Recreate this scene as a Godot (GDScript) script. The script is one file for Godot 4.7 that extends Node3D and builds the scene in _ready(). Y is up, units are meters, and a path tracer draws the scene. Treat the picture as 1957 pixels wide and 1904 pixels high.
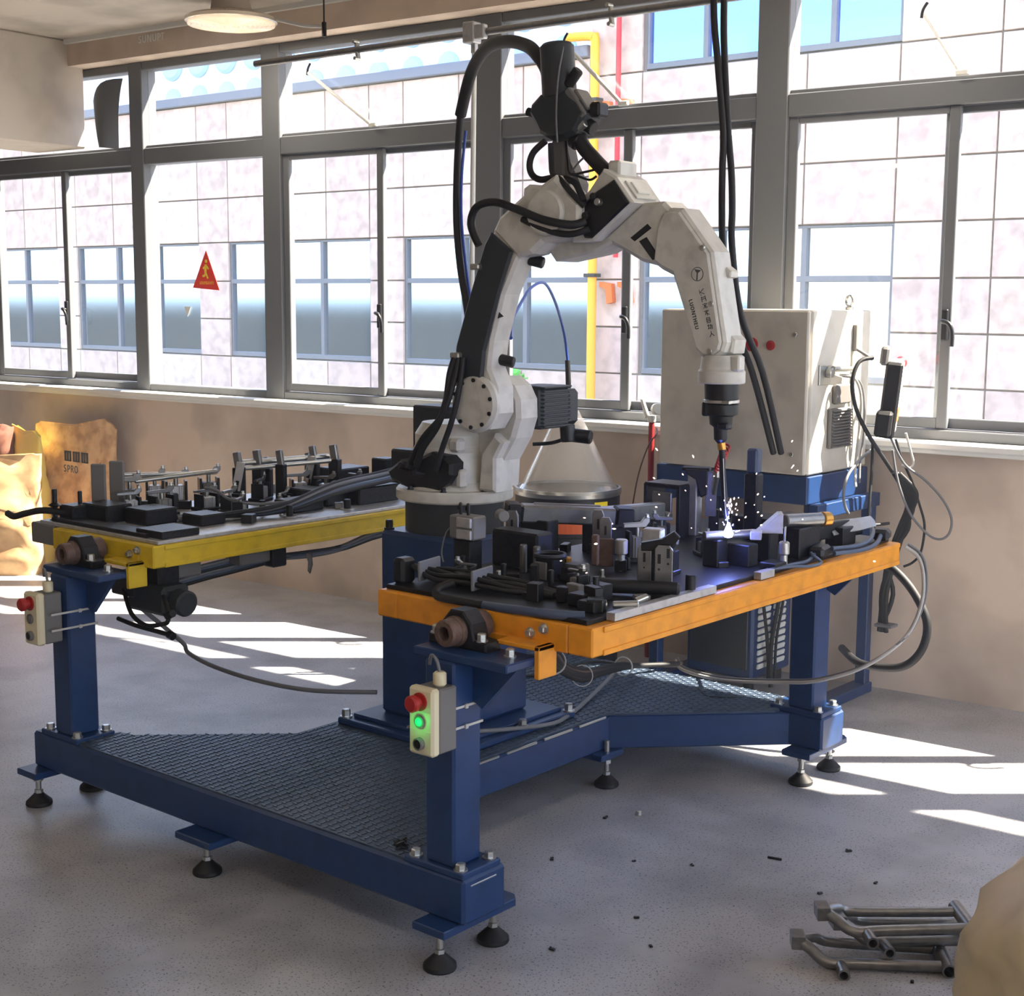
extends Node3D
# A robot welding cell in front of a row of workshop windows. Metres, y up.
# The machine stands on the world axes; the room is turned a few degrees from it, the house across the street a little less.

const ROOM_AT := Vector3(-2.1, 0, -5.33)      # foot of the window wall
const LAMP := 0.7                              # energy of each ceiling lamp
const STREET_AT := Vector3(-6.0, 0, -13.0)    # foot of the house across the street
var room_turn := deg_to_rad(4.08)
var street_turn := deg_to_rad(1.13)
var mats := {}
var used := {}
var offs := {}
var sg := 0
var rng := RandomNumberGenerator.new()

# ---------------------------------------------------------------- helpers
func rm(p: Vector3) -> Vector3:
	return ROOM_AT + Basis(Vector3.UP, room_turn) * p

func numbered(called: String) -> String:
	var n: int = used.get(called, 0)
	used[called] = n + 1
	return called if n == 0 else "%s_%03d" % [called, n]

func tag(o: Node, label: String, category: String, group := "") -> void:
	o.set_meta("label", label)
	o.set_meta("category", category)
	if group != "":
		o.set_meta("group", group)

# a thing whose parts are written in world coordinates; its node stands at its base
func thing(called: String, label: String, category: String, base := Vector3.ZERO, group := "") -> Node3D:
	var o := Node3D.new()
	o.name = numbered(called)
	add_child(o)
	o.position = base
	offs[o] = -base
	tag(o, label, category, group)
	return o

# the same in the room's own axes (x along the window wall, z into the room)
func room_thing(called: String, label: String, category: String, base := Vector3.ZERO, group := "") -> Node3D:
	var o := thing(called, label, category, base, group)
	o.position = rm(base)
	o.rotation.y = room_turn
	return o

func street_thing(called: String, label: String, category: String, base := Vector3.ZERO, group := "") -> Node3D:
	var o := thing(called, label, category, base, group)
	o.position = STREET_AT + Basis(Vector3.UP, street_turn) * base
	o.rotation.y = street_turn
	return o

func part(called: String, s: SurfaceTool, m: Material, parent: Node3D) -> MeshInstance3D:
	s.generate_normals()
	var o := MeshInstance3D.new()
	o.mesh = s.commit()
	o.material_override = m
	o.name = called
	parent.add_child(o, true)
	if offs.has(parent):
		o.position = offs[parent]
	return o

# a top-level thing that is one mesh
func single(called: String, s: SurfaceTool, m: Material, label: String, category: String, group := "") -> MeshInstance3D:
	s.generate_normals()
	var o := MeshInstance3D.new()
	o.mesh = s.commit()
	o.material_override = m
	o.name = numbered(called)
	add_child(o)
	tag(o, label, category, group)
	return o

func room_node(called: String) -> Node3D:
	var o := Node3D.new()
	o.name = called
	add_child(o)
	o.position = rm(Vector3.ZERO)
	o.rotation.y = room_turn
	o.set_meta("kind", "structure")
	return o

func room_mesh(called: String, s: SurfaceTool, m: Material) -> MeshInstance3D:
	s.generate_normals()
	var o := MeshInstance3D.new()
	o.mesh = s.commit()
	o.material_override = m
	o.name = called
	add_child(o)
	o.position = rm(Vector3.ZERO)
	o.rotation.y = room_turn
	o.set_meta("kind", "structure")
	return o

func S() -> SurfaceTool:
	var s := SurfaceTool.new()
	s.begin(Mesh.PRIMITIVE_TRIANGLES)
	s.set_smooth_group(-1)
	return s

func ccw(s: SurfaceTool, a: Vector3, b: Vector3, c: Vector3) -> void:   # counter-clockwise seen from outside; Godot wants clockwise
	s.add_vertex(a)
	s.add_vertex(c)
	s.add_vertex(b)

func tri(s: SurfaceTool, a: Vector3, b: Vector3, c: Vector3, o: Vector3) -> void:
	if (b - a).cross(c - a).dot(a + b + c - o * 3.0) > 0.0:
		ccw(s, a, b, c)
	else:
		ccw(s, a, c, b)

func quad(s: SurfaceTool, a: Vector3, b: Vector3, c: Vector3, d: Vector3, o: Vector3) -> void:
	tri(s, a, b, c, o)
	tri(s, a, c, d, o)

func box(s: SurfaceTool, c: Vector3, size: Vector3, bev := 0.0, b := Basis()) -> void:
	var h := size * 0.5
	var e := minf(bev, 0.45 * minf(size.x, minf(size.y, size.z)))
	var q := [[-1, -1], [1, -1], [1, 1], [-1, 1]]
	for i in 3:
		var j := (i + 1) % 3
		var k := (i + 2) % 3
		for si in [-1.0, 1.0]:
			var f := []
			for w in q:
				var v := Vector3.ZERO
				v[i] = si * h[i]
				v[j] = w[0] * (h[j] - e)
				v[k] = w[1] * (h[k] - e)
				f.append(c + b * v)
			quad(s, f[0], f[1], f[2], f[3], c)
			if e > 0.0:
				for sj in [-1.0, 1.0]:
					var g := []
					for w in [[0, -1], [0, 1], [1, 1], [1, -1]]:
						var v := Vector3.ZERO
						v[i] = si * (h[i] if w[0] == 0 else h[i] - e)
						v[j] = sj * (h[j] - e if w[0] == 0 else h[j])
						v[k] = w[1] * (h[k] - e)
						g.append(c + b * v)
					quad(s, g[0], g[1], g[2], g[3], c)
	if e > 0.0:
		for sx in [-1.0, 1.0]:
			for sy in [-1.0, 1.0]:
				for sz in [-1.0, 1.0]:
					tri(s, c + b * Vector3(sx * h.x, sy * (h.y - e), sz * (h.z - e)), c + b * Vector3(sx * (h.x - e), sy * h.y, sz * (h.z - e)), c + b * Vector3(sx * (h.x - e), sy * (h.y - e), sz * h.z), c)

# box by its two corners
func bx(s: SurfaceTool, a: Vector3, b: Vector3, bev := 0.0) -> void:
	box(s, (a + b) * 0.5, (b - a).abs(), bev)

func inset(p: PackedVector2Array, d: float) -> PackedVector2Array:
	var r := PackedVector2Array()
	var n := p.size()
	for i in n:
		var e0 := (p[i] - p[(i + n - 1) % n]).normalized()
		var e1 := (p[(i + 1) % n] - p[i]).normalized()
		var n0 := Vector2(-e0.y, e0.x)
		var n1 := Vector2(-e1.y, e1.x)
		var m := (n0 + n1).normalized()
		r.append(p[i] + m * (d / maxf(0.35, m.dot(n0))))
	return r

# a polygon in x and y pushed along z
func prism(s: SurfaceTool, pts: Array, z0: float, z1: float, t := Transform3D(), bev := 0.0) -> void:
	var p := PackedVector2Array(pts)
	if Geometry2D.is_polygon_clockwise(p):
		p.reverse()
	# is_polygon_clockwise follows the screen's y; settle it by area
	var area := 0.0
	for i in p.size():
		area += p[i].cross(p[(i + 1) % p.size()])
	if area < 0.0:
		p.reverse()
	var inner := inset(p, bev) if bev > 0.0 else p
	var rings := [[p, z0], [p, z1]] if bev <= 0.0 else [[inner, z0], [p, z0 + bev], [p, z1 - bev], [inner, z1]]
	for k in rings.size() - 1:
		var a: PackedVector2Array = rings[k][0]
		var b: PackedVector2Array = rings[k + 1][0]
		var za: float = rings[k][1]
		var zb: float = rings[k + 1][1]
		for i in p.size():
			var j := (i + 1) % p.size()
			var v0 := t * Vector3(a[i].x, a[i].y, za)
			var v1 := t * Vector3(a[j].x, a[j].y, za)
			var v2 := t * Vector3(b[j].x, b[j].y, zb)
			var v3 := t * Vector3(b[i].x, b[i].y, zb)
			ccw(s, v0, v1, v2)
			ccw(s, v0, v2, v3)
	var ids := Geometry2D.triangulate_polygon(inner)
	for i in range(0, ids.size(), 3):
		var a := inner[ids[i]]
		var b := inner[ids[i + 1]]
		var c := inner[ids[i + 2]]
		if (b - a).cross(c - a) < 0.0:
			var w := b
			b = c
			c = w
		ccw(s, t * Vector3(a.x, a.y, z1), t * Vector3(b.x, b.y, z1), t * Vector3(c.x, c.y, z1))
		ccw(s, t * Vector3(a.x, a.y, z0), t * Vector3(c.x, c.y, z0), t * Vector3(b.x, b.y, z0))

func frame_of(d: Vector3) -> Basis:      # y along d
	var y := d.normalized()
	var x := y.cross(Vector3.FORWARD if absf(y.z) < 0.9 else Vector3.RIGHT).normalized()
	return Basis(x, y, x.cross(y))

# profile of (radius, height) pairs going up, turned round y
func lathe(s: SurfaceTool, prof: Array, n: int, t := Transform3D(), flat := false) -> void:
	for k in prof.size() - 1:
		var p: Vector2 = prof[k]
		var q: Vector2 = prof[k + 1]
		sg += 1
		s.set_smooth_group(-1 if flat else sg)
		for i in n:
			var a0 := TAU * i / n
			var a1 := TAU * ((i + 1) % n) / n
			var v0 := t * Vector3(p.x * cos(a0), p.y, p.x * sin(a0))
			var v1 := t * Vector3(q.x * cos(a0), q.y, q.x * sin(a0))
			var v2 := t * Vector3(q.x * cos(a1), q.y, q.x * sin(a1))
			var v3 := t * Vector3(p.x * cos(a1), p.y, p.x * sin(a1))
			if q.x > 1e-6:
				ccw(s, v0, v1, v2)
			if p.x > 1e-6:
				ccw(s, v0, v2, v3)
	s.set_smooth_group(-1)

func cyl(s: SurfaceTool, a: Vector3, b: Vector3, r: float, r1 := -1.0, n := 16, bev := 0.0) -> void:
	var q := r if r1 < 0.0 else r1
	var l := a.distance_to(b)
	var e := minf(bev, minf(l * 0.4, r * 0.5))
	var prof := [Vector2(0, 0), Vector2(r - e, 0), Vector2(r, e), Vector2(q, l - e), Vector2(maxf(q - e, 0.0), l), Vector2(0, l)] if e > 0.0 else [Vector2(0, 0), Vector2(r, 0), Vector2(q, l), Vector2(0, l)]
	lathe(s, prof, n, Transform3D(frame_of(b - a), a))

# a hose along points, smoothed
func tube(s: SurfaceTool, pts: Array, r: float, n := 8, sub := 5) -> void:
	var c: Array[Vector3] = []
	var m := pts.size()
	for i in m - 1:
		var p0: Vector3 = pts[maxi(i - 1, 0)]
		var p1: Vector3 = pts[i]
		var p2: Vector3 = pts[i + 1]
		var p3: Vector3 = pts[mini(i + 2, m - 1)]
		for k in sub:
			c.append(p1.cubic_interpolate(p2, p0, p3, float(k) / sub))
	c.append(pts[m - 1])
	var f := frame_of(c[1] - c[0])
	var rings := []
	for i in c.size():
		var d := (c[mini(i + 1, c.size() - 1)] - c[maxi(i - 1, 0)]).normalized()
		var x := (f.x - d * f.x.dot(d)).normalized()
		f = Basis(x, d, x.cross(d))
		var ring := []
		for k in n:
			var a := TAU * k / n
			ring.append(c[i] + (f.x * cos(a) + f.z * sin(a)) * r)
		rings.append(ring)
	sg += 1
	s.set_smooth_group(sg)
	for i in c.size() - 1:
		var o := (c[i] + c[i + 1]) * 0.5
		for k in n:
			var j := (k + 1) % n
			quad(s, rings[i][k], rings[i + 1][k], rings[i + 1][j], rings[i][j], o)
	s.set_smooth_group(-1)
	for k in range(1, n - 1):
		tri(s, rings[0][0], rings[0][k], rings[0][k + 1], c[1])
		tri(s, rings[-1][0], rings[-1][k], rings[-1][k + 1], c[-2])

func bolt(s: SurfaceTool, at: Vector3, up: Vector3, r: float, h: float) -> void:   # hexagon head on a washer
	var t := Transform3D(frame_of(up), at)
	lathe(s, [Vector2(0, 0), Vector2(r * 1.35, 0), Vector2(r * 1.35, h * 0.18), Vector2(0, h * 0.18)], 14, t)
	lathe(s, [Vector2(r, h * 0.18), Vector2(r, h * 0.85), Vector2(r * 0.8, h), Vector2(0, h)], 6, t, true)

func words(called: String, text: String, size: float, m: Material, parent: Node3D, t: Transform3D) -> MeshInstance3D:
	var w := TextMesh.new()
	w.text = text
	var f := SystemFont.new()
	f.font_names = PackedStringArray(["Droid Sans"])
	f.font_weight = 700
	w.font = f
	w.font_size = 32
	w.pixel_size = size / 32.0
	w.depth = 0.0008
	w.curve_step = 2.0
	var o := MeshInstance3D.new()
	o.mesh = w
	o.material_override = m
	o.name = called
	parent.add_child(o, true)
	o.transform = t
	if offs.has(parent):
		o.position += offs[parent]
	return o

# ---------------------------------------------------------------- materials
func ramp(stops: Array) -> Gradient:
	var g := Gradient.new()
	var at := PackedFloat32Array()
	var cs := PackedColorArray()
	for p in stops:
		at.append(p[0])
		cs.append(p[1])
	g.offsets = at
	g.colors = cs
	return g

func noise_tex(size: int, freq: float, stops: Array, octaves := 4, kind := FastNoiseLite.TYPE_SIMPLEX_SMOOTH, sd := 1) -> NoiseTexture2D:
	var n := FastNoiseLite.new()
	n.seed = sd
	n.noise_type = kind
	n.frequency = freq
	n.fractal_octaves = octaves
	var t := NoiseTexture2D.new()
	t.width = size
	t.height = size
	t.seamless = true
	t.noise = n
	t.color_ramp = ramp(stops)
	return t

func g(v: float) -> Color:
	return Color(v, v, v)

func mat(key: String, col: Color, rough: float, metal := 0.0) -> StandardMaterial3D:
	var m := StandardMaterial3D.new()
	m.resource_name = key
	m.albedo_color = col
	m.roughness = rough
	m.metallic = metal
	mats[key] = m
	return m

func grain(m: StandardMaterial3D, t: Texture2D, scale: float, world := false) -> void:
	m.albedo_texture = t
	m.uv1_triplanar = true
	m.uv1_world_triplanar = world
	m.uv1_scale = Vector3.ONE * scale

func make_materials() -> void:
	var wear := noise_tex(512, 0.012, [[0.0, g(0.86)], [0.42, g(0.965)], [0.6, g(1.0)], [1.0, g(1.0)]], 5, FastNoiseLite.TYPE_SIMPLEX_SMOOTH, 3)
	var scuff := noise_tex(512, 0.03, [[0.0, g(0.6)], [0.3, g(0.9)], [0.62, g(1.0)], [0.8, Color(1.25, 1.2, 1.15)], [1.0, Color(1.5, 1.4, 1.3)]], 5, FastNoiseLite.TYPE_SIMPLEX_SMOOTH, 9)
	var blotch := noise_tex(1024, 0.006, [[0.0, g(0.84)], [0.4, g(0.94)], [0.6, g(1.0)], [1.0, g(1.0)]], 6, FastNoiseLite.TYPE_SIMPLEX_SMOOTH, 5)
	var specks := noise_tex(1024, 0.09, [[0.0, g(0.25)], [0.17, g(0.55)], [0.23, g(1.0)], [1.0, g(1.0)]], 3, FastNoiseLite.TYPE_SIMPLEX, 8)
	var f := mat("floor_concrete", Color(0.66, 0.66, 0.675), 0.42)
	grain(f, blotch, 0.4, true)
	f.detail_enabled = true
	f.detail_albedo = specks
	f.detail_blend_mode = BaseMaterial3D.BLEND_MODE_MUL
	f.detail_uv_layer = BaseMaterial3D.DETAIL_UV_2
	f.uv2_triplanar = true
	f.uv2_world_triplanar = true
	f.uv2_scale = Vector3.ONE * 0.9
	grain(mat("wall_paint", Color(0.83, 0.755, 0.68), 0.85), blotch, 0.3, true)
	grain(mat("ceiling_paint", Color(0.78, 0.74, 0.69), 0.9), blotch, 0.3, true)
	mat("white_paint", Color(0.86, 0.86, 0.84), 0.6)
	mat("frame_grey", Color(0.40, 0.41, 0.425), 0.5, 0.0)
	var gl := mat("window_glass", Color(0.95, 1.0, 0.98, 0.05), 0.02)
	gl.transparency = BaseMaterial3D.TRANSPARENCY_ALPHA
	var fg := mat("far_glass", Color(0.62, 0.72, 0.80), 0.03, 0.93)
	fg.metallic_specular = 0.6
	var ug := mat("upper_glass", Color(0.42, 0.60, 0.98), 0.04, 0.95)
	ug.metallic_specular = 0.6
	mat("far_frame", Color(0.38, 0.40, 0.43), 0.5)
	for k in 3:
		var cs := [Color(0.80, 0.70, 0.63), Color(0.82, 0.73, 0.66), Color(0.78, 0.68, 0.62)]
		grain(mat("panel_stone_%d" % k, cs[k], 0.7), blotch, 0.7, true)
	mat("joint_dark", Color(0.42, 0.39, 0.37), 0.9)
	mat("coping_grey", Color(0.42, 0.44, 0.48), 0.6)
	grain(mat("road", Color(0.58, 0.57, 0.55), 0.9), blotch, 0.2, true)
	mat("roof_white", Color(0.9, 0.91, 0.92), 0.6)
	mat("dome_blue", Color(0.66, 0.76, 0.86), 0.5)
	mat("gas_yellow", Color(0.95, 0.68, 0.12), 0.5)
	mat("fire_red", Color(0.85, 0.16, 0.2), 0.5)
	mat("bracket_orange", Color(0.85, 0.42, 0.14), 0.6)
	grain(mat("machine_blue", Color(0.085, 0.205, 0.38), 0.38), wear, 1.6, true)
	grain(mat("tread_steel", Color(0.23, 0.285, 0.36), 0.5, 0.25), scuff, 1.1, true)
	grain(mat("tread_bar", Color(0.30, 0.36, 0.43), 0.38, 0.4), scuff, 1.1, true)
	grain(mat("frame_orange", Color(0.90, 0.585, 0.10), 0.45), wear, 1.8, true)
	grain(mat("frame_yellow", Color(0.83, 0.70, 0.10), 0.45), wear, 1.8, true)
	grain(mat("robot_white", Color(0.80, 0.79, 0.755), 0.42), wear, 2.2)
	mat("robot_shell_dark", Color(0.15, 0.17, 0.19), 0.5)
	mat("black_plastic", Color(0.035, 0.037, 0.042), 0.45)
	mat("rubber", Color(0.045, 0.045, 0.05), 0.6)
	mat("hose_blue_grey", Color(0.24, 0.29, 0.38), 0.45)
	mat("hose_grey", Color(0.42, 0.42, 0.43), 0.5)
	mat("cable_white", Color(0.72, 0.71, 0.69), 0.45)
	mat("cable_blue", Color(0.12, 0.27, 0.62), 0.4)
	mat("conduit_red", Color(0.55, 0.1, 0.1), 0.5)
	grain(mat("dark_steel", Color(0.17, 0.17, 0.18), 0.42, 0.6), scuff, 3.0)
	grain(mat("steel", Color(0.55, 0.55, 0.55), 0.36, 0.9), wear, 4.0)
	mat("zinc", Color(0.72, 0.72, 0.70), 0.3, 0.9)
	grain(mat("aluminium", Color(0.74, 0.74, 0.745), 0.45, 0.7), wear, 4.0)
	mat("brass", Color(0.75, 0.55, 0.25), 0.35, 0.9)
	grain(mat("rusty_steel", Color(0.42, 0.33, 0.29), 0.6, 0.4), scuff, 4.0)
	grain(mat("cabinet_beige", Color(0.78, 0.755, 0.70), 0.5), wear, 0.8)
	mat("box_cream", Color(0.83, 0.79, 0.66), 0.5)
	mat("box_grey", Color(0.42, 0.41, 0.40), 0.55)
	mat("button_red", Color(0.62, 0.10, 0.09), 0.45)
	mat("print_dark", Color(0.16, 0.17, 0.18), 0.6)
	mat("print_grey", Color(0.27, 0.29, 0.30), 0.6)
	mat("print_yellow", Color(0.95, 0.85, 0.2), 0.6)
	mat("sticker_red", Color(0.9, 0.2, 0.12), 0.6)
	mat("sticker_orange", Color(0.9, 0.45, 0.2), 0.6)
	mat("pendant_white", Color(0.88, 0.88, 0.86), 0.4)
	mat("label_blue", Color(0.1, 0.5, 0.8), 0.6)
	mat("label_yellow", Color(0.95, 0.85, 0.1), 0.7)
	var kraft := noise_tex(512, 0.01, [[0.0, Color(0.62, 0.47, 0.33)], [0.45, Color(0.78, 0.62, 0.45)], [0.6, Color(0.86, 0.71, 0.52)], [1.0, Color(0.9, 0.78, 0.6)]], 5, FastNoiseLite.TYPE_SIMPLEX_SMOOTH, 12)
	grain(mat("kraft_paper", Color(1, 1, 1), 0.8), kraft, 1.6)
	mat("yellow_plastic", Color(0.93, 0.85, 0.45), 0.5)
	grain(mat("brown_cloth", Color(0.42, 0.26, 0.2), 0.9), wear, 3.0)
	var bagm := mat("bag_plastic", Color(0.80, 0.74, 0.60), 0.45)
	grain(bagm, wear, 1.5)
	bagm.backlight_enabled = true
	bagm.backlight = Color(0.35, 0.3, 0.2)
	var film := mat("grey_film", Color(0.36, 0.37, 0.39), 0.4)
	film.backlight_enabled = true
	film.backlight = Color(0.08, 0.09, 0.1)
	var hood := mat("clear_hood", Color(1.0, 0.97, 0.92, 0.16), 0.12)
	hood.transparency = BaseMaterial3D.TRANSPARENCY_ALPHA
	var lens := mat("lamp_lens", Color(0.95, 0.88, 0.8, 0.35), 0.15)
	lens.transparency = BaseMaterial3D.TRANSPARENCY_ALPHA
	lens.emission_enabled = true
	lens.emission = Color(1.0, 0.88, 0.72)
	lens.emission_energy_multiplier = 0.55
	mat("reflector", Color(0.9, 0.86, 0.8), 0.25, 0.7)
	mat("spring_green", Color(0.35, 0.72, 0.25), 0.8)
	mat("drum_dark", Color(0.10, 0.10, 0.11), 0.5)
	mat("drum_orange", Color(0.85, 0.4, 0.2), 0.6)
	var gr := mat("green_lamp", Color(0.05, 0.6, 0.25), 0.4)
	gr.emission_enabled = true
	gr.emission = Color(0.1, 1.0, 0.4)
	gr.emission_energy_multiplier = 0.9
	var arc := mat("arc_glow", Color(1, 1, 1), 0.5)
	arc.emission_enabled = true
	arc.emission = Color(0.72, 0.78, 1.0)
	arc.emission_energy_multiplier = 14.0
	var sp := mat("spark_glow", Color(1, 1, 1), 0.5)
	sp.emission_enabled = true
	sp.emission = Color(1.0, 0.86, 0.78)
	sp.emission_energy_multiplier = 3.0

# ---------------------------------------------------------------- scene
func _ready() -> void:
	rng.seed = 20
	make_materials()
	var cam := Camera3D.new()
	cam.name = "camera"
	cam.position = Vector3(0, 1.55, 0)
	cam.rotation_degrees = Vector3(-7.875, 39.99, 0.345)
	cam.fov = 38.14
	cam.near = 0.05
	cam.far = 400.0
	add_child(cam)
	cam.current = true
	var env := Environment.new()
	var sky := Sky.new()
	var sm := ProceduralSkyMaterial.new()
	sm.sky_top_color = Color(0.50, 0.63, 0.82)
	sm.sky_horizon_color = Color(0.90, 0.92, 0.94)
	sm.sky_curve = 0.18
	sm.ground_bottom_color = Color(0.45, 0.44, 0.42)
	sm.ground_horizon_color = Color(0.6, 0.6, 0.6)
	sm.sky_energy_multiplier = 2.2
	sm.ground_energy_multiplier = 1.0
	sm.sun_angle_max = 1.0
	sky.sky_material = sm
	env.background_mode = Environment.BG_SKY
	env.sky = sky
	env.tonemap_mode = Environment.TONE_MAPPER_LINEAR
	env.tonemap_exposure = 1.35
	env.sdfgi_enabled = true
	env.ssao_enabled = true
	env.ssil_enabled = true
	var we := WorldEnvironment.new()
	we.name = "world"
	we.environment = env
	add_child(we)
	var sun := DirectionalLight3D.new()
	sun.name = "sun"
	add_child(sun)
	var towards := Basis(Vector3.UP, room_turn) * Vector3(-1.333, -1.945, 1.0)
	sun.look_at_from_position(Vector3.ZERO, towards, Vector3.UP)
	sun.light_color = Color(1.0, 0.95, 0.87)
	sun.light_energy = 13.0
	sun.light_angular_distance = 0.55
	sun.shadow_enabled = true

	env.volumetric_fog_enabled = true
	env.volumetric_fog_density = 0.0
	var haze := FogVolume.new()
	haze.name = "welding_haze"
	haze.shape = RenderingServer.FOG_VOLUME_SHAPE_BOX
	haze.size = Vector3(13.0, 2.9, 3.6)
	add_child(haze)
	haze.position = rm(Vector3(-2.0, 1.5, 1.95))
	haze.rotation.y = room_turn
	haze.set_meta("label", "thin pale welding haze hanging in the sunbeams along the windows")
	haze.set_meta("category", "haze")
	haze.set_meta("kind", "stuff")
	var hm := FogMaterial.new()
	hm.resource_name = "haze"
	hm.density = 0.014
	hm.albedo = Color(0.95, 0.96, 1.0)
	haze.material = hm
	build_room()
	build_windows()
	build_street()
	build_base()
	build_tables()
	build_robot()
	build_right_fixture()
	build_left_fixture()
	build_controls()
	build_cabinet_corner()
	build_drum()
	build_overhead()
	build_floor_things()
	build_weld()

# ---------------------------------------------------------------- the room
func build_room() -> void:
	var s := S()
	bx(s, Vector3(-9.2, -0.2, -0.2), Vector3(6.2, 0, 10.2))
	room_mesh("floor", s, mats.floor_concrete)
	s = S()
	bx(s, Vector3(-9.2, -0.3, -0.13), Vector3(6.2, 0.985, 0))          # below the windows
	bx(s, Vector3(-9.2, 0.985, -0.13), Vector3(-6.37, 2.99, 0))        # left pier
	bx(s, Vector3(4.86, 0.985, -0.13), Vector3(6.2, 2.99, 0))
	bx(s, Vector3(-9.2, 2.845, -0.13), Vector3(6.2, 3.2, 0.11))        # lintel beam
	var wb := room_mesh("wall_back", s, mats.wall_paint)
	for i in 12:                                   # cladding on the outside, seen mirrored in the panes across the street
		for j in 2:
			s = S()
			bx(s, Vector3(-9.2 + i * 1.28, -0.25 if j == 0 else 0.46, -0.155), Vector3(-9.2 + i * 1.28 + 1.265, 0.445 if j == 0 else 0.98, -0.13), 0.003)
			part("wall_panel", s, mats["panel_stone_%d" % ((i + j) % 3)], wb)
	s = S()
	bx(s, Vector3(-9.4, -0.2, -0.24), Vector3(-9.2, 3.2, 10.2))
	room_mesh("wall_left", s, mats.wall_paint)
	s = S()
	bx(s, Vector3(6.2, -0.2, -0.24), Vector3(6.4, 3.2, 0.6))
	bx(s, Vector3(6.2, 2.85, 0.6), Vector3(6.4, 3.2, 7.0))
	bx(s, Vector3(6.2, -0.2, 7.0), Vector3(6.4, 3.2, 10.2))
	room_mesh("wall_right", s, mats.wall_paint)
	s = S()
	bx(s, Vector3(-9.2, -0.2, 10.2), Vector3(6.2, 3.2, 10.4))
	room_mesh("wall_front", s, mats.wall_paint)
	s = S()
	bx(s, Vector3(-9.4, 2.99, -0.24), Vector3(6.4, 3.25, 10.4))
	room_mesh("ceiling", s, mats.ceiling_paint)
	s = S()
	bx(s, Vector3(-5.75, 2.395, 0), Vector3(-5.3, 2.99, 10.2), 0.01)
	room_mesh("trim_1", s, mats.ceiling_paint)       # the concrete beam across the ceiling
	s = S()
	bx(s, Vector3(-5.3, 2.965, 0.11), Vector3(6.2, 2.99, 0.135))
	room_mesh("trim_lit_edge_2", s, mats.white_paint)         # white strip painting in the lit ceiling edge above the lintel
	s = S()
	bx(s, Vector3(-6.4, 0.985, -0.17), Vector3(4.9, 1.015, 0.085), 0.006)
	bx(s, Vector3(-6.4, 0.970, 0.06), Vector3(4.9, 0.987, 0.075), 0.003)
	room_mesh("trim_3", s, mats.white_paint)         # window sill board
	# faint raised letters on the lintel
	var o := room_thing("wall_lettering", "small faint pale letters on the lintel beam left of the ceiling lamp", "lettering", Vector3(-4.6, 2.9, 0.112))
	words("letters", "SUNUPT", 0.055, mats.white_paint, o, Transform3D(Basis(), Vector3(-4.58, 2.93, 0.112)))

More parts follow.
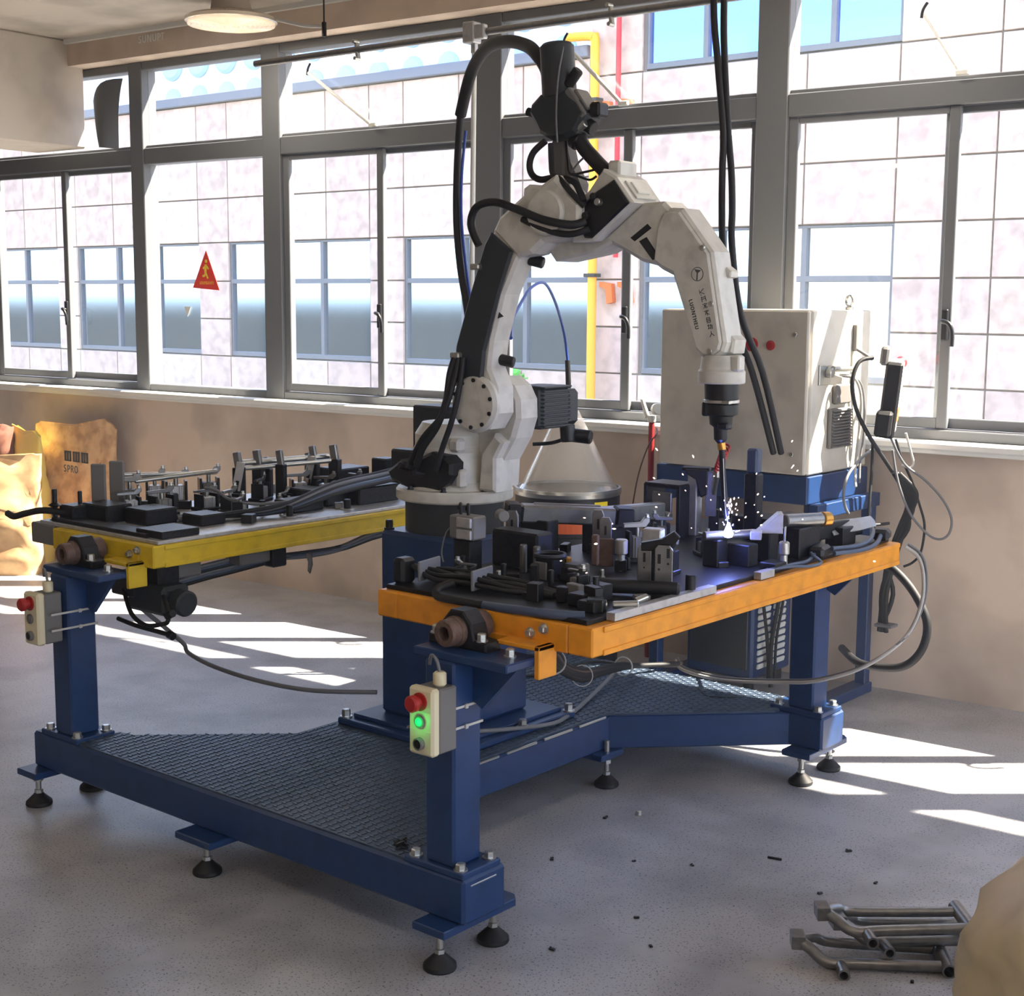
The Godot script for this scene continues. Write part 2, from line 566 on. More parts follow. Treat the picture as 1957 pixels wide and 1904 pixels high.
func build_windows() -> void:
	var edges := [-6.33, -4.88, -3.82, -2.405, -0.965, 0.475, 1.915, 3.355, 4.82]
	var half := [0.06, 0.055, 0.065, 0.075, 0.07, 0.065, 0.065, 0.065, 0.06]
	var fm: Material = mats.frame_grey
	for i in 8:
		var x0: float = edges[i]
		var x1: float = edges[i + 1]
		var w := room_node("window_%d" % (i + 1))
		var s := S()
		# mullion on the left of this bay; the last bay closes the row
		bx(s, Vector3(x0 - half[i], 1.015, -0.12), Vector3(x0 + half[i], 2.845, -0.015), 0.004)
		part("mullion", s, fm, w)
		if i == 7:
			s = S()
			bx(s, Vector3(x1 - 0.06, 1.015, -0.12), Vector3(x1 + 0.06, 2.845, -0.015), 0.004)
			part("mullion", s, fm, w)
		var a: float = x0 + half[i]
		var b: float = x1 - half[i + 1]
		s = S()
		bx(s, Vector3(a, 2.285, -0.11), Vector3(b, 2.375, -0.02), 0.004)
		bx(s, Vector3(a, 2.375, -0.1), Vector3(b, 2.392, -0.04), 0.003)
		part("transom", s, fm, w)
		s = S()
		bx(s, Vector3(a, 1.015, -0.11), Vector3(b, 1.055, -0.02), 0.004)
		part("bottom_rail", s, fm, w)
		s = S()
		bx(s, Vector3(a, 2.80, -0.11), Vector3(b, 2.845, -0.02), 0.004)
		part("top_rail", s, fm, w)
		# upper pane
		s = S()
		bx(s, Vector3(a, 2.392, -0.068), Vector3(b, 2.80, -0.062))
		part("pane", s, mats.window_glass, w)
		if i == 1:
			s = S()
			bx(s, Vector3(a, 1.055, -0.068), Vector3(b, 2.285, -0.062))
			part("pane", s, mats.window_glass, w)
			continue
		# two sliding sashes below the transom
		var c := (a + b) * 0.5 + 0.015
		for k in 2:
			var l := a if k == 0 else c - 0.03
			var r := c + 0.035 if k == 0 else b
			var z := -0.05 if k == 0 else -0.08
			var sash := S()
			var fw := 0.042
			bx(sash, Vector3(l, 1.058, z - 0.014), Vector3(l + fw, 2.282, z + 0.014), 0.003)
			bx(sash, Vector3(r - fw, 1.058, z - 0.014), Vector3(r, 2.282, z + 0.014), 0.003)
			bx(sash, Vector3(l + fw, 1.058, z - 0.014), Vector3(r - fw, 1.058 + fw, z + 0.014), 0.003)
			bx(sash, Vector3(l + fw, 2.282 - fw * 0.6, z - 0.014), Vector3(r - fw, 2.282, z + 0.014), 0.003)
			var so := part("sash", sash, fm, w)
			s = S()
			bx(s, Vector3(l + fw, 1.058 + fw, z - 0.003), Vector3(r - fw, 2.26, z + 0.003))
			part("pane", s, mats.window_glass, so)
			if k == 0:
				s = S()
				bx(s, Vector3(r - 0.035, 1.40, z + 0.014), Vector3(r - 0.008, 1.52, z + 0.03), 0.004)
				tube(s, [Vector3(r - 0.02, 1.47, z + 0.03), Vector3(r - 0.02, 1.475, z + 0.055), Vector3(r + 0.01, 1.465, z + 0.065), Vector3(r + 0.022, 1.43, z + 0.06), Vector3(r + 0.02, 1.38, z + 0.055)], 0.009, 7, 3)
				part("handle", s, mats.black_plastic, so)
	# the stays of the top lights
	for q in [[4, Vector3(-3.527, 2.674, 0.0), Vector3(-3.108, 2.392, 0.0)], [5, Vector3(-1.967, 2.668, 0.0), Vector3(-1.671, 2.39, 0.0)], [6, Vector3(-0.338, 2.619, 0.0), Vector3(-0.191, 2.396, 0.0)]]:
		var w: Node3D = get_node("window_%d" % (q[0] - 1))
		var s := S()
		cyl(s, q[1], q[2], 0.0095 if q[0] < 6 else 0.005, -1.0, 10)
		box(s, q[2] + Vector3(0.01, 0.0, 0.0), Vector3(0.05, 0.022, 0.02), 0.004)
		var st := part("window_stay", s, mats.white_paint, w)
		s = S()
		tube(s, [q[1] + Vector3(-0.01, -0.01, 0.0), q[1] + Vector3(-0.005, 0.02, 0.0), q[1] + Vector3(0.012, 0.045, 0.0)], 0.006, 6, 3)
		part("hook", s, mats.rubber, st)
	# exit sticker on the fixed pane
	var o := room_thing("exit_sticker", "red triangular emergency exit sticker with a yellow running figure on the window pane", "sticker", Vector3(-4.385, 1.59, -0.058))
	var s := S()
	prism(s, [Vector2(-4.377, 1.805), Vector2(-4.49, 1.6), Vector2(-4.275, 1.586)], -0.0605, -0.0590)
	part("sheet", s, mats.sticker_red, o)
	s = S()
	var c := Vector2(-4.382, 1.70)
	var rn := [[Vector2(0.0, 0.028), Vector2(-0.003, -0.012), 0.009], [Vector2(0.002, 0.024), Vector2(-0.022, 0.004), 0.005], [Vector2(0.004, 0.022), Vector2(0.022, 0.002), 0.005], [Vector2(-0.003, -0.012), Vector2(0.016, -0.05), 0.006], [Vector2(-0.003, -0.012), Vector2(-0.008, -0.034), 0.006], [Vector2(-0.008, -0.034), Vector2(-0.027, -0.036), 0.006]]
	for q in rn:
		var p: Vector2 = q[0] + c
		var d: Vector2 = (q[1] - q[0]).normalized().orthogonal() * q[2]
		prism(s, [p + d, p - d, q[1] + c - d, q[1] + c + d], -0.0592, -0.0584)
	lathe(s, [Vector2(0, 0), Vector2(0.010, 0), Vector2(0.010, 0.001), Vector2(0, 0.001)], 10, Transform3D(Basis(Vector3.RIGHT, PI / 2), Vector3(c.x + 0.004, c.y + 0.045, -0.0594)))
	part("running_figure", s, mats.print_yellow, o)
	s = S()
	for k in 6:
		var x := -4.432 + 0.019 * k
		bx(s, Vector3(x, 1.618, -0.0592), Vector3(x + 0.0025, 1.636, -0.0584))
		bx(s, Vector3(x + 0.011, 1.618, -0.0592), Vector3(x + 0.0135, 1.636, -0.0584))
		bx(s, Vector3(x, 1.6255 + 0.004 * (k % 3 - 1), -0.0592), Vector3(x + 0.0135, 1.628 + 0.004 * (k % 3 - 1), -0.0584))
	part("printed_text", s, mats.print_yellow, o)
	s = S()
	prism(s, [Vector2(-4.565, 1.495), Vector2(-4.512, 1.495), Vector2(-4.539, 1.44)], -0.0605, -0.0590)
	var tri_o := single("white_sticker", s, mats.white_paint, "small white triangle sticker pointing down on the pane below the red exit sticker", "sticker")
	tri_o.position = rm(Vector3.ZERO)
	tri_o.rotation.y = room_turn
	# a sheet of dark film that has come off the top light
	s = S()
	var grid := []
	for j in 9:
		var row := []
		for i in 7:
			var u := i / 6.0
			var v := j / 8.0
			var top := Vector3(lerpf(-5.10, -4.80, u), lerpf(2.64, 2.735, u) + 0.03 * sin(u * PI), 0.10 + 0.05 * sin(u * 3.0))
			var low := Vector3(lerpf(-4.965, -4.86, u), lerpf(2.37, 2.36, u), 0.16 + 0.03 * sin(u * 4.0))
			row.append(top.lerp(low, v) + Vector3(0.02 * sin(v * PI) * (1.0 - u), 0, 0.03 * sin(v * 2.6 + u)))
		grid.append(row)
	sheet(s, grid, 0.002)
	var fo := single("window_film", s, mats.grey_film, "dark grey sheet of window film curling down beside the ceiling beam", "film")
	fo.position = rm(Vector3.ZERO)
	fo.rotation.y = room_turn

# a curved sheet with thickness from a grid of points
func sheet(s: SurfaceTool, grid: Array, thick: float) -> void:
	var nj := grid.size()
	var ni: int = grid[0].size()
	var back := []
	for j in nj:
		var row := []
		for i in ni:
			var du: Vector3 = grid[j][mini(i + 1, ni - 1)] - grid[j][maxi(i - 1, 0)]
			var dv: Vector3 = grid[mini(j + 1, nj - 1)][i] - grid[maxi(j - 1, 0)][i]
			row.append(grid[j][i] + du.cross(dv).normalized() * thick)
		back.append(row)
	for side in 2:
		var q: Array = grid if side == 0 else back
		sg += 1
		s.set_smooth_group(sg)
		for j in nj - 1:
			for i in ni - 1:
				var a: Vector3 = q[j][i]
				var b: Vector3 = q[j][i + 1]
				var c: Vector3 = q[j + 1][i + 1]
				var d: Vector3 = q[j + 1][i]
				if side == 0:
					ccw(s, a, c, b)
					ccw(s, a, d, c)
				else:
					ccw(s, a, b, c)
					ccw(s, a, c, d)
	s.set_smooth_group(-1)
	var loop := []
	for i in ni:
		loop.append([0, i])
	for j in range(1, nj):
		loop.append([j, ni - 1])
	for i in range(ni - 2, -1, -1):
		loop.append([nj - 1, i])
	for j in range(nj - 2, 0, -1):
		loop.append([j, 0])
	for k in loop.size():
		var p: Array = loop[k]
		var r: Array = loop[(k + 1) % loop.size()]
		ccw(s, grid[p[0]][p[1]], grid[r[0]][r[1]], back[r[0]][r[1]])
		ccw(s, grid[p[0]][p[1]], back[r[0]][r[1]], back[p[0]][p[1]])

# ---------------------------------------------------------------- across the street
func build_street() -> void:
	var s := S()
	bx(s, Vector3(-60, -0.5, -60), Vector3(60, -0.25, -5.85))
	var gr := single("street_ground", s, mats.road, "", "")
	gr.set_meta("kind", "structure")
	gr.remove_meta("label")
	gr.remove_meta("category")
	var low := street_thing("low_building", "single storey panel clad workshop across the street under a grey coping", "building", Vector3(-12.0, -0.25, -4.0))
	var tall := street_thing("tall_building", "taller panel clad block across the street behind the yellow gas pipe", "building", Vector3(0.6, -0.25, -4.0))
	s = S()
	bx(s, Vector3(-24, -0.3, -8), Vector3(-3.765, 4.16, -0.16))
	bx(s, Vector3(-24, -0.3, -0.16), Vector3(-3.765, 0.74, -0.035))
	bx(s, Vector3(-24, 2.29, -0.16), Vector3(-3.765, 4.16, -0.035))
	for q in [[-24.0, -16.6], [-13.86, -13.345], [-10.47, -9.83], [-7.14, -6.56]]:
		bx(s, Vector3(q[0], 0.74, -0.16), Vector3(q[1], 2.29, -0.035))
	part("wall", s, mats.joint_dark, low)
	s = S()
	bx(s, Vector3(-24, 4.16, -8), Vector3(-3.765, 4.285, 0.06), 0.01)
	part("coping", s, mats.coping_grey, low)
	s = S()
	bx(s, Vector3(-3.76, -0.3, -8), Vector3(7.5, 9.0, -0.16))
	bx(s, Vector3(-3.76, -0.3, -0.16), Vector3(7.5, 0.74, -0.035))
	bx(s, Vector3(-3.76, 2.29, -0.16), Vector3(7.5, 3.95, -0.035))
	bx(s, Vector3(-3.76, 5.56, -0.16), Vector3(7.5, 9.0, -0.035))
	for q in [[-3.737, -3.05, 0.74, 2.29], [-0.186, 1.74, 0.74, 2.29], [4.6, 7.5, 0.74, 2.29], [-3.76, -3.05, 3.95, 5.56], [-0.186, 7.5, 3.95, 5.56]]:
		bx(s, Vector3(q[0], q[2], -0.16), Vector3(q[1], q[3], -0.035))
	part("wall", s, mats.joint_dark, tall)
	var wins := [[-16.6, -13.86], [-13.345, -10.47], [-9.83, -7.14], [-6.56, -3.737], [-3.05, -0.186], [1.74, 4.6]]
	var rows := [-0.28, 0.22, 0.74, 1.25, 1.765, 2.29, 2.885, 4.155]
	var xs := [-19.5, -18.5, -17.5, -16.6, -15.67, -14.72, -13.86, -13.345, -12.414, -11.437, -10.47, -9.83, -8.9, -7.916, -7.14, -6.56, -5.67, -4.70, -3.765]
	facade_panels(low, rows, xs, wins)
	var rows2 := [-0.28, 0.22, 0.74, 1.25, 1.765, 2.29, 2.885, 3.945, 5.0, 6.0, 7.0]
	var xs2 := [-3.76, -3.085, -2.1, -1.15, -0.186, 0.775, 1.74, 2.7, 3.66, 4.6, 5.6, 6.6]
	facade_panels(tall, rows2, xs2, wins)
	for i in wins.size():
		var w: Array = wins[i]
		far_window(low if w[1] < -3.7 else tall, w[0], w[1], 0.75, 2.285, mats.far_glass, 3)
	far_window(tall, -3.05, -0.186, 3.965, 5.55, mats.upper_glass, 4)
	# a white upper storey set back behind the coping, with two rows of round pale blue lights
	var back := street_thing("upper_storey", "bright white upper storey with two rows of round pale blue lights behind the grey coping", "building", Vector3(-12, 4.3, -6.2))
	s = S()
	bx(s, Vector3(-30, 4.2, -7.9), Vector3(-3.8, 7.6, -6.05), 0.02)
	part("wall", s, mats.roof_white, back)
	for k in 14:
		var x := -18.62 + 0.83 * k
		for q in [[6.22, 0.33], [5.5, 0.25]]:
			s = S()
			lathe(s, [Vector2(q[1], 0), Vector2(q[1], 0.03), Vector2(q[1] * 0.8, 0.07), Vector2(0, 0.10)], 24, Transform3D(Basis(Vector3.RIGHT, PI / 2), Vector3(x, q[0], -6.05)))
			part("round_light", s, mats.dome_blue, back)
	# pipes on the tall wall
	var yp := street_thing("gas_pipe", "yellow gas pipe running down the pier and bending left at its top", "pipe", Vector3(-3.62, -0.25, 0.1))
	s = S()
	tube(s, [Vector3(-3.62, -0.28, 0.12), Vector3(-3.62, 1.5, 0.12), Vector3(-3.62, 3.0, 0.12), Vector3(-3.62, 4.22, 0.12), Vector3(-3.64, 4.33, 0.12), Vector3(-3.74, 4.36, 0.12), Vector3(-3.99, 4.37, 0.12)], 0.05, 10, 4)
	part("pipe", s, mats.gas_yellow, yp)
	for y in [3.62, 1.75]:
		s = S()
		box(s, Vector3(-3.62, y + 0.06, 0.12), Vector3(0.15, 0.04, 0.13), 0.005)
		part("clamp", s, mats.dark_steel, yp)
	var rp := street_thing("fire_pipe", "thin red fire pipe running down the pale wall right of the gas pipe", "pipe", Vector3(-3.32, -0.25, 0.1))
	s = S()
	cyl(s, Vector3(-3.325, 2.0, 0.1), Vector3(-3.325, 6.0, 0.1), 0.028, -1.0, 10)
	part("pipe", s, mats.fire_red, rp)
	for q in [[yp, -3.52, 3.66], [rp, -3.24, 3.66], [yp, -3.46, 1.72], [rp, -2.95 - 0.27, 1.72]]:
		s = S()
		prism(s, [Vector2(q[1] - 0.1, q[2] + 0.02), Vector2(q[1] + 0.06, q[2] + 0.0), Vector2(q[1] + 0.08, q[2] - 0.2), Vector2(q[1] - 0.0, q[2] - 0.22), Vector2(q[1] - 0.02, q[2] - 0.06), Vector2(q[1] - 0.1, q[2] - 0.03)], 0.0, 0.07)
		part("wall_bracket", s, mats.bracket_orange, q[0])
	var sh := S()
	var bush := street_thing("bush", "small bright green bush at the foot of the pale wall behind the robot", "bush", Vector3(-4.06, -0.25, 1.0))
	for k in 140:
		var d := Vector3(rng.randfn(), absf(rng.randfn()), rng.randfn()).normalized() * rng.randf_range(0.12, 0.3)
		var c := Vector3(-4.06, 0.62, 1.0) + d * 0.62
		var b := Basis(Vector3(rng.randf() - 0.5, 1, rng.randf() - 0.5).normalized(), rng.randf() * TAU)
		box(sh, c, Vector3(0.09, 0.012, 0.05), 0.0, b * Basis(Vector3.RIGHT, rng.randf() * 1.5))
	var fo := part("foliage", sh, mats.spring_green, bush)
	fo.set_meta("kind", "stuff")
	s = S()
	cyl(s, Vector3(-4.06, -0.26, 1.0), Vector3(-4.06, 0.6, 1.0), 0.02, 0.01, 8)
	part("stem", s, mats.rusty_steel, bush)

func facade_panels(b: Node3D, rows: Array, xs: Array, wins: Array) -> void:
	var n := 0
	for j in rows.size() - 1:
		for i in xs.size() - 1:
			var cx: float = (xs[i] + xs[i + 1]) * 0.5
			var cy: float = (rows[j] + rows[j + 1]) * 0.5
			var hole := cx > -3.05 and cx < -0.186 and cy > 3.95 and cy < 5.6
			for w in wins:
				if cx > w[0] and cx < w[1] and cy > 0.74 and cy < 2.29:
					hole = true
			n += 1
			if hole:
				continue
			var s := S()
			bx(s, Vector3(xs[i] + 0.009, rows[j] + 0.009, -0.035), Vector3(xs[i + 1] - 0.009, rows[j + 1] - 0.009, 0.0), 0.004)
			part("wall_panel", s, mats["panel_stone_%d" % ((n * 7 + j * 3) % 3)], b)

func far_window(b: Node3D, x0: float, x1: float, y0: float, y1: float, gm: Material, cols: int) -> void:
	var s := S()
	var f := 0.06
	bx(s, Vector3(x0, y0, -0.12), Vector3(x1, y0 + f, -0.03), 0.004)
	bx(s, Vector3(x0, y1 - f * 0.4, -0.12), Vector3(x1, y1, -0.03), 0.004)
	var step := (x1 - x0) / cols
	for k in cols + 1:
		var x := x0 + step * k
		bx(s, Vector3(maxf(x - f * 0.5, x0), y0, -0.115), Vector3(minf(x + f * 0.5, x1), y1, -0.034), 0.004)
	var t := y0 + (y1 - y0) * 0.66
	bx(s, Vector3(x0, t - 0.03, -0.11), Vector3(x1, t + 0.03, -0.036), 0.004)
	var fr := part("window", s, mats.far_frame, b)
	for k in cols:
		for h in 2:
			s = S()
			var a := Vector3(x0 + step * k + f * 0.5, y0 + f if h == 0 else t + 0.03, -0.085)
			var c := Vector3(x0 + step * (k + 1) - f * 0.5, t - 0.03 if h == 0 else y1 - f * 0.4, -0.075)
			bx(s, a, c)
			part("pane", s, gm, fr)

# ---------------------------------------------------------------- the machine
const FLAT := Transform3D(Basis(Vector3(1, 0, 0), Vector3(0, 0, 1), Vector3(0, -1, 0)), Vector3.ZERO)   # polygon in x and z, pushed down
const SIDE := Transform3D(Basis(Vector3(0, 0, 1), Vector3(0, 1, 0), Vector3(-1, 0, 0)), Vector3.ZERO)   # polygon in z and y, pushed along -x

func build_base() -> void:
	var o := thing("machine_base", "dark blue welded steel machine base with tread plate floor, pedestal and four posts", "machine base", Vector3(-2.96, 0, -3.28))
	var bl: Material = mats.machine_blue
	var s := S()
	bx(s, Vector3(-3.885, 0.115, -2.495), Vector3(-2.105, 0.225, -2.345), 0.007)
	part("front_beam", s, bl, o)
	s = S()
	bx(s, Vector3(-3.885, 0.115, -4.21), Vector3(-2.105, 0.225, -4.06), 0.007)
	part("rear_beam", s, bl, o)
	for x in [-2.70, -3.19]:
		s = S()
		bx(s, Vector3(x - 0.055, 0.115, -3.66), Vector3(x + 0.055, 0.222, -2.85), 0.006)
		part("waist_beam", s, bl, o)
	for q in [[Vector2(-2.645, -3.644), Vector2(-2.215, -4.07), Vector2(-2.36, -4.07), Vector2(-2.74, -3.69)], [Vector2(-2.645, -2.86), Vector2(-2.215, -2.49), Vector2(-2.36, -2.49), Vector2(-2.74, -2.82)], [Vector2(-3.245, -3.644), Vector2(-3.675, -4.07), Vector2(-3.53, -4.07), Vector2(-3.15, -3.69)], [Vector2(-3.245, -2.84), Vector2(-3.66, -2.49), Vector2(-3.52, -2.49), Vector2(-3.15, -2.80)]]:
		s = S()
		prism(s, q, -0.2235, -0.115, FLAT, 0.004)
		part("diagonal_beam", s, bl, o)
	var outline := [Vector2(-3.66, -2.352), Vector2(-2.27, -2.352), Vector2(-2.27, -2.5), Vector2(-2.652, -2.862), Vector2(-2.652, -3.64), Vector2(-2.26, -4.03), Vector2(-2.26, -4.2), Vector2(-3.64, -4.2), Vector2(-3.64, -4.06), Vector2(-3.24, -3.66), Vector2(-3.24, -2.845), Vector2(-3.60, -2.51), Vector2(-3.66, -2.5)]
	s = S()
	prism(s, outline, -0.2305, -0.2238, FLAT)
	var plate := part("tread_plate", s, mats.tread_steel, o)
	# raised bars of the tread plate
	var bar := S()
	prism(bar, [Vector2(-0.0105, 0), Vector2(-0.005, -0.0028), Vector2(0.005, -0.0028), Vector2(0.0105, 0), Vector2(0.005, 0.0028), Vector2(-0.005, 0.0028)], -0.0022, 0.0, FLAT, 0.0008)
	bar.generate_normals()
	var spots := []
	var poly := PackedVector2Array(outline)
	for i in range(-40, 40):
		for j in range(-70, 70):
			var p := Vector2(-2.96 + i * 0.0265, -3.28 + j * 0.0155 + (0.0 if posmod(i, 2) == 0 else 0.0))
			if not Geometry2D.is_point_in_polygon(p, poly) or (absf(p.x + 2.975) < 0.275 and absf(p.y + 3.271) < 0.275):
				continue
			spots.append(Transform3D(Basis(Vector3.UP, 0.0 if posmod(i + j, 2) == 0 else PI / 2), Vector3(p.x, 0.2305, p.y)))
	var mm := MultiMesh.new()
	mm.transform_format = MultiMesh.TRANSFORM_3D
	mm.mesh = bar.commit()
	mm.instance_count = spots.size()
	for i in spots.size():
		mm.set_instance_transform(i, spots[i])
	var mi := MultiMeshInstance3D.new()
	mi.multimesh = mm
	mi.material_override = mats.tread_bar
	mi.name = "tread_pattern"
	mi.set_meta("kind", "stuff")
	plate.add_child(mi, true)
	# levelling feet and the plates they screw into
	for x in [-2.17, -3.85]:
		for z in [-2.42, -4.135]:
			s = S()
			prism(s, [Vector2(x - 0.05, z + 0.125), Vector2(x + 0.05, z + 0.125), Vector2(x + 0.05, z - 0.13), Vector2(x + 0.03, z - 0.15), Vector2(x - 0.03, z - 0.15), Vector2(x - 0.05, z - 0.13)], -0.115, -0.095, FLAT, 0.002)
			part("foot_plate", s, bl, o)
			foot(o, Vector3(x, 0, z + 0.085), 0.105)
			foot(o, Vector3(x, 0, z - 0.105), 0.105)
	for q in [[-3.03, -2.335, 1], [-3.03, -4.21, -1]]:
		s = S()
		bx(s, Vector3(q[0] - 0.075, 0.095, q[1] - 0.055), Vector3(q[0] + 0.075, 0.115, q[1] + 0.05), 0.003)
		part("foot_plate", s, bl, o)
		foot(o, Vector3(q[0], 0, q[1]), 0.105)
	for q in [[-2.668, -3.62], [-3.22, -3.62]]:
		s = S()
		bx(s, Vector3(q[0] - 0.07, 0.095, q[1] - 0.06), Vector3(q[0] + 0.06, 0.115, q[1] + 0.06), 0.003)
		part("foot_plate", s, bl, o)
		foot(o, Vector3(q[0] + (0.035 if q[0] > -3 else -0.035), 0, q[1]), 0.15)
	# posts
	for q in [[-2.192, -2.405, 1.0, 1.0], [-2.192, -4.118, 1.0, -1.0], [-3.735, -2.405, -1.0, 1.0], [-3.735, -4.118, -1.0, -1.0]]:
		var x: float = q[0]
		var z: float = q[1]
		var f: float = q[2]     # towards the outside in x
		var k: float = q[3]     # towards the outside in z
		s = S()
		bx(s, Vector3(x - 0.046, 0.24, z - 0.048), Vector3(x + 0.046, 0.73, z + 0.048), 0.006)
		var post := part("support_post", s, bl, o)
		s = S()
		bx(s, Vector3(x - 0.105, 0.225, z - 0.075), Vector3(x + 0.085, 0.2415, z + 0.06), 0.003)
		part("flange", s, bl, post)
		for d in [Vector2(-0.08, 0.042), Vector2(0.062, 0.042), Vector2(-0.08, -0.058), Vector2(0.062, -0.058)]:
			s = S()
			bolt(s, Vector3(x + d.x, 0.2415, z + d.y), Vector3.UP, 0.0125, 0.017)
			part("bolt", s, mats.zinc, post)
		# saddle with gusset, pillow block and shaft end
		s = S()
		bx(s, Vector3(x - 0.085, 0.73, z - 0.07), Vector3(x + 0.20, 0.75, z + 0.045), 0.003)
		prism(s, [Vector2(x + 0.046, 0.73), Vector2(x + 0.185, 0.73), Vector2(x + 0.075, 0.615), Vector2(x + 0.046, 0.63)], z - 0.03, z - 0.016)
		var sad := part("saddle", s, bl, o)
		s = S()
		prism(s, [Vector2(x - 0.085, 0.75), Vector2(x + 0.095, 0.75), Vector2(x + 0.095, 0.772), Vector2(x + 0.06, 0.775), Vector2(x + 0.05, 0.81), Vector2(x + 0.025, 0.838), Vector2(x - 0.015, 0.838), Vector2(x - 0.04, 0.81), Vector2(x - 0.05, 0.775), Vector2(x - 0.085, 0.772)], z - 0.06, z - 0.005, Transform3D(), 0.004)
		part("pillow_block", s, mats.dark_steel, sad)
		s = S()
		var zi := z - k * 0.1
		var zo := z + k * 0.035
		cyl(s, Vector3(x + 0.005, 0.79, zi), Vector3(x + 0.005, 0.79, z + k * 0.008), 0.036, -1.0, 24, 0.003)
		lathe(s, [Vector2(0.016, 0), Vector2(0.030, 0), Vector2(0.032, 0.004), Vector2(0.032, 0.034), Vector2(0.029, 0.038), Vector2(0.017, 0.038), Vector2(0.016, 0.036), Vector2(0.016, 0.004), Vector2(0, 0.004)], 24, Transform3D(frame_of(Vector3(0, 0, zo - z)), Vector3(x + 0.005, 0.79, z)))
		part("shaft_end", s, mats.rusty_steel, sad)
		for d in [0.07, 0.155, -0.07]:
			s = S()
			bolt(s, Vector3(x + d, 0.772 if d < 0.1 else 0.75, z - 0.02), Vector3.UP, 0.011, 0.02)
			part("bolt", s, mats.zinc, sad)
	# pedestal
	s = S()
	bx(s, Vector3(-3.225, 0.2305, -3.545), Vector3(-2.705, 0.25, -3.0), 0.004)
	var pp := part("pedestal_plate", s, bl, o)
	s = S()
	bx(s, Vector3(-3.19, 0.25, -3.52), Vector3(-2.74, 0.262, -3.035), 0.003)
	part("welded_pad", s, bl, pp)
	for d in [Vector2(-3.205, -3.02), Vector2(-2.72, -3.02), Vector2(-2.72, -3.53), Vector2(-3.205, -3.53), Vector2(-2.72, -3.30), Vector2(-3.205, -3.30)]:
		s = S()
		bolt(s, Vector3(d.x, 0.25, d.y), Vector3.UP, 0.014, 0.026)
		part("bolt", s, mats.zinc, pp)
	s = S()
	bx(s, Vector3(-3.14, 0.262, -3.436), Vector3(-2.81, 0.842, -3.106), 0.012)
	var pc := part("pedestal_column", s, bl, o)
	s = S()
	cyl(s, Vector3(-2.975, 0.842, -3.271), Vector3(-2.975, 0.94, -3.271), 0.153, -1.0, 40)
	part("pedestal_neck", s, mats.robot_shell_dark, pc)
	for d in [Vector2(-1, 1), Vector2(1, 1), Vector2(1, -1), Vector2(-1, -1)]:
		s = S()
		bolt(s, Vector3(-2.975 + d.x * 0.143, 0.842, -3.271 + d.y * 0.143), Vector3.UP, 0.012, 0.03)
		part("bolt", s, mats.dark_steel, pc)
	# weld seams that catch the light
	s = S()
	for k in 4:
		var z0 := -2.96 - k * 0.175
		bx(s, Vector3(-2.647, 0.219, z0 - 0.14), Vector3(-2.6405, 0.2265, z0), 0.0015)
	bx(s, Vector3(-2.1065, 0.205, -2.46), Vector3(-2.1035, 0.209, -2.37), 0.001)
	part("weld_seam", s, mats.zinc, o)

func foot(o: Node3D, at: Vector3, top: float) -> void:
	var s := S()
	lathe(s, [Vector2(0, 0), Vector2(0.038, 0), Vector2(0.04, 0.004), Vector2(0.039, 0.012), Vector2(0.016, 0.034), Vector2(0.013, 0.038), Vector2(0, 0.038)], 28, Transform3D(Basis(), at))
	var f := part("levelling_foot", s, mats.rubber, o)
	s = S()
	cyl(s, at + Vector3(0, 0.036, 0), at + Vector3(0, top, 0), 0.0085, -1.0, 14)
	lathe(s, [Vector2(0.0085, 0.076), Vector2(0.015, 0.076), Vector2(0.015, 0.088), Vector2(0.0085, 0.088)], 6, Transform3D(Basis(), at), true)
	lathe(s, [Vector2(0.013, 0.036), Vector2(0.013, 0.048), Vector2(0.0085, 0.050)], 6, Transform3D(Basis(), at), true)
	part("stud", s, mats.zinc, f)

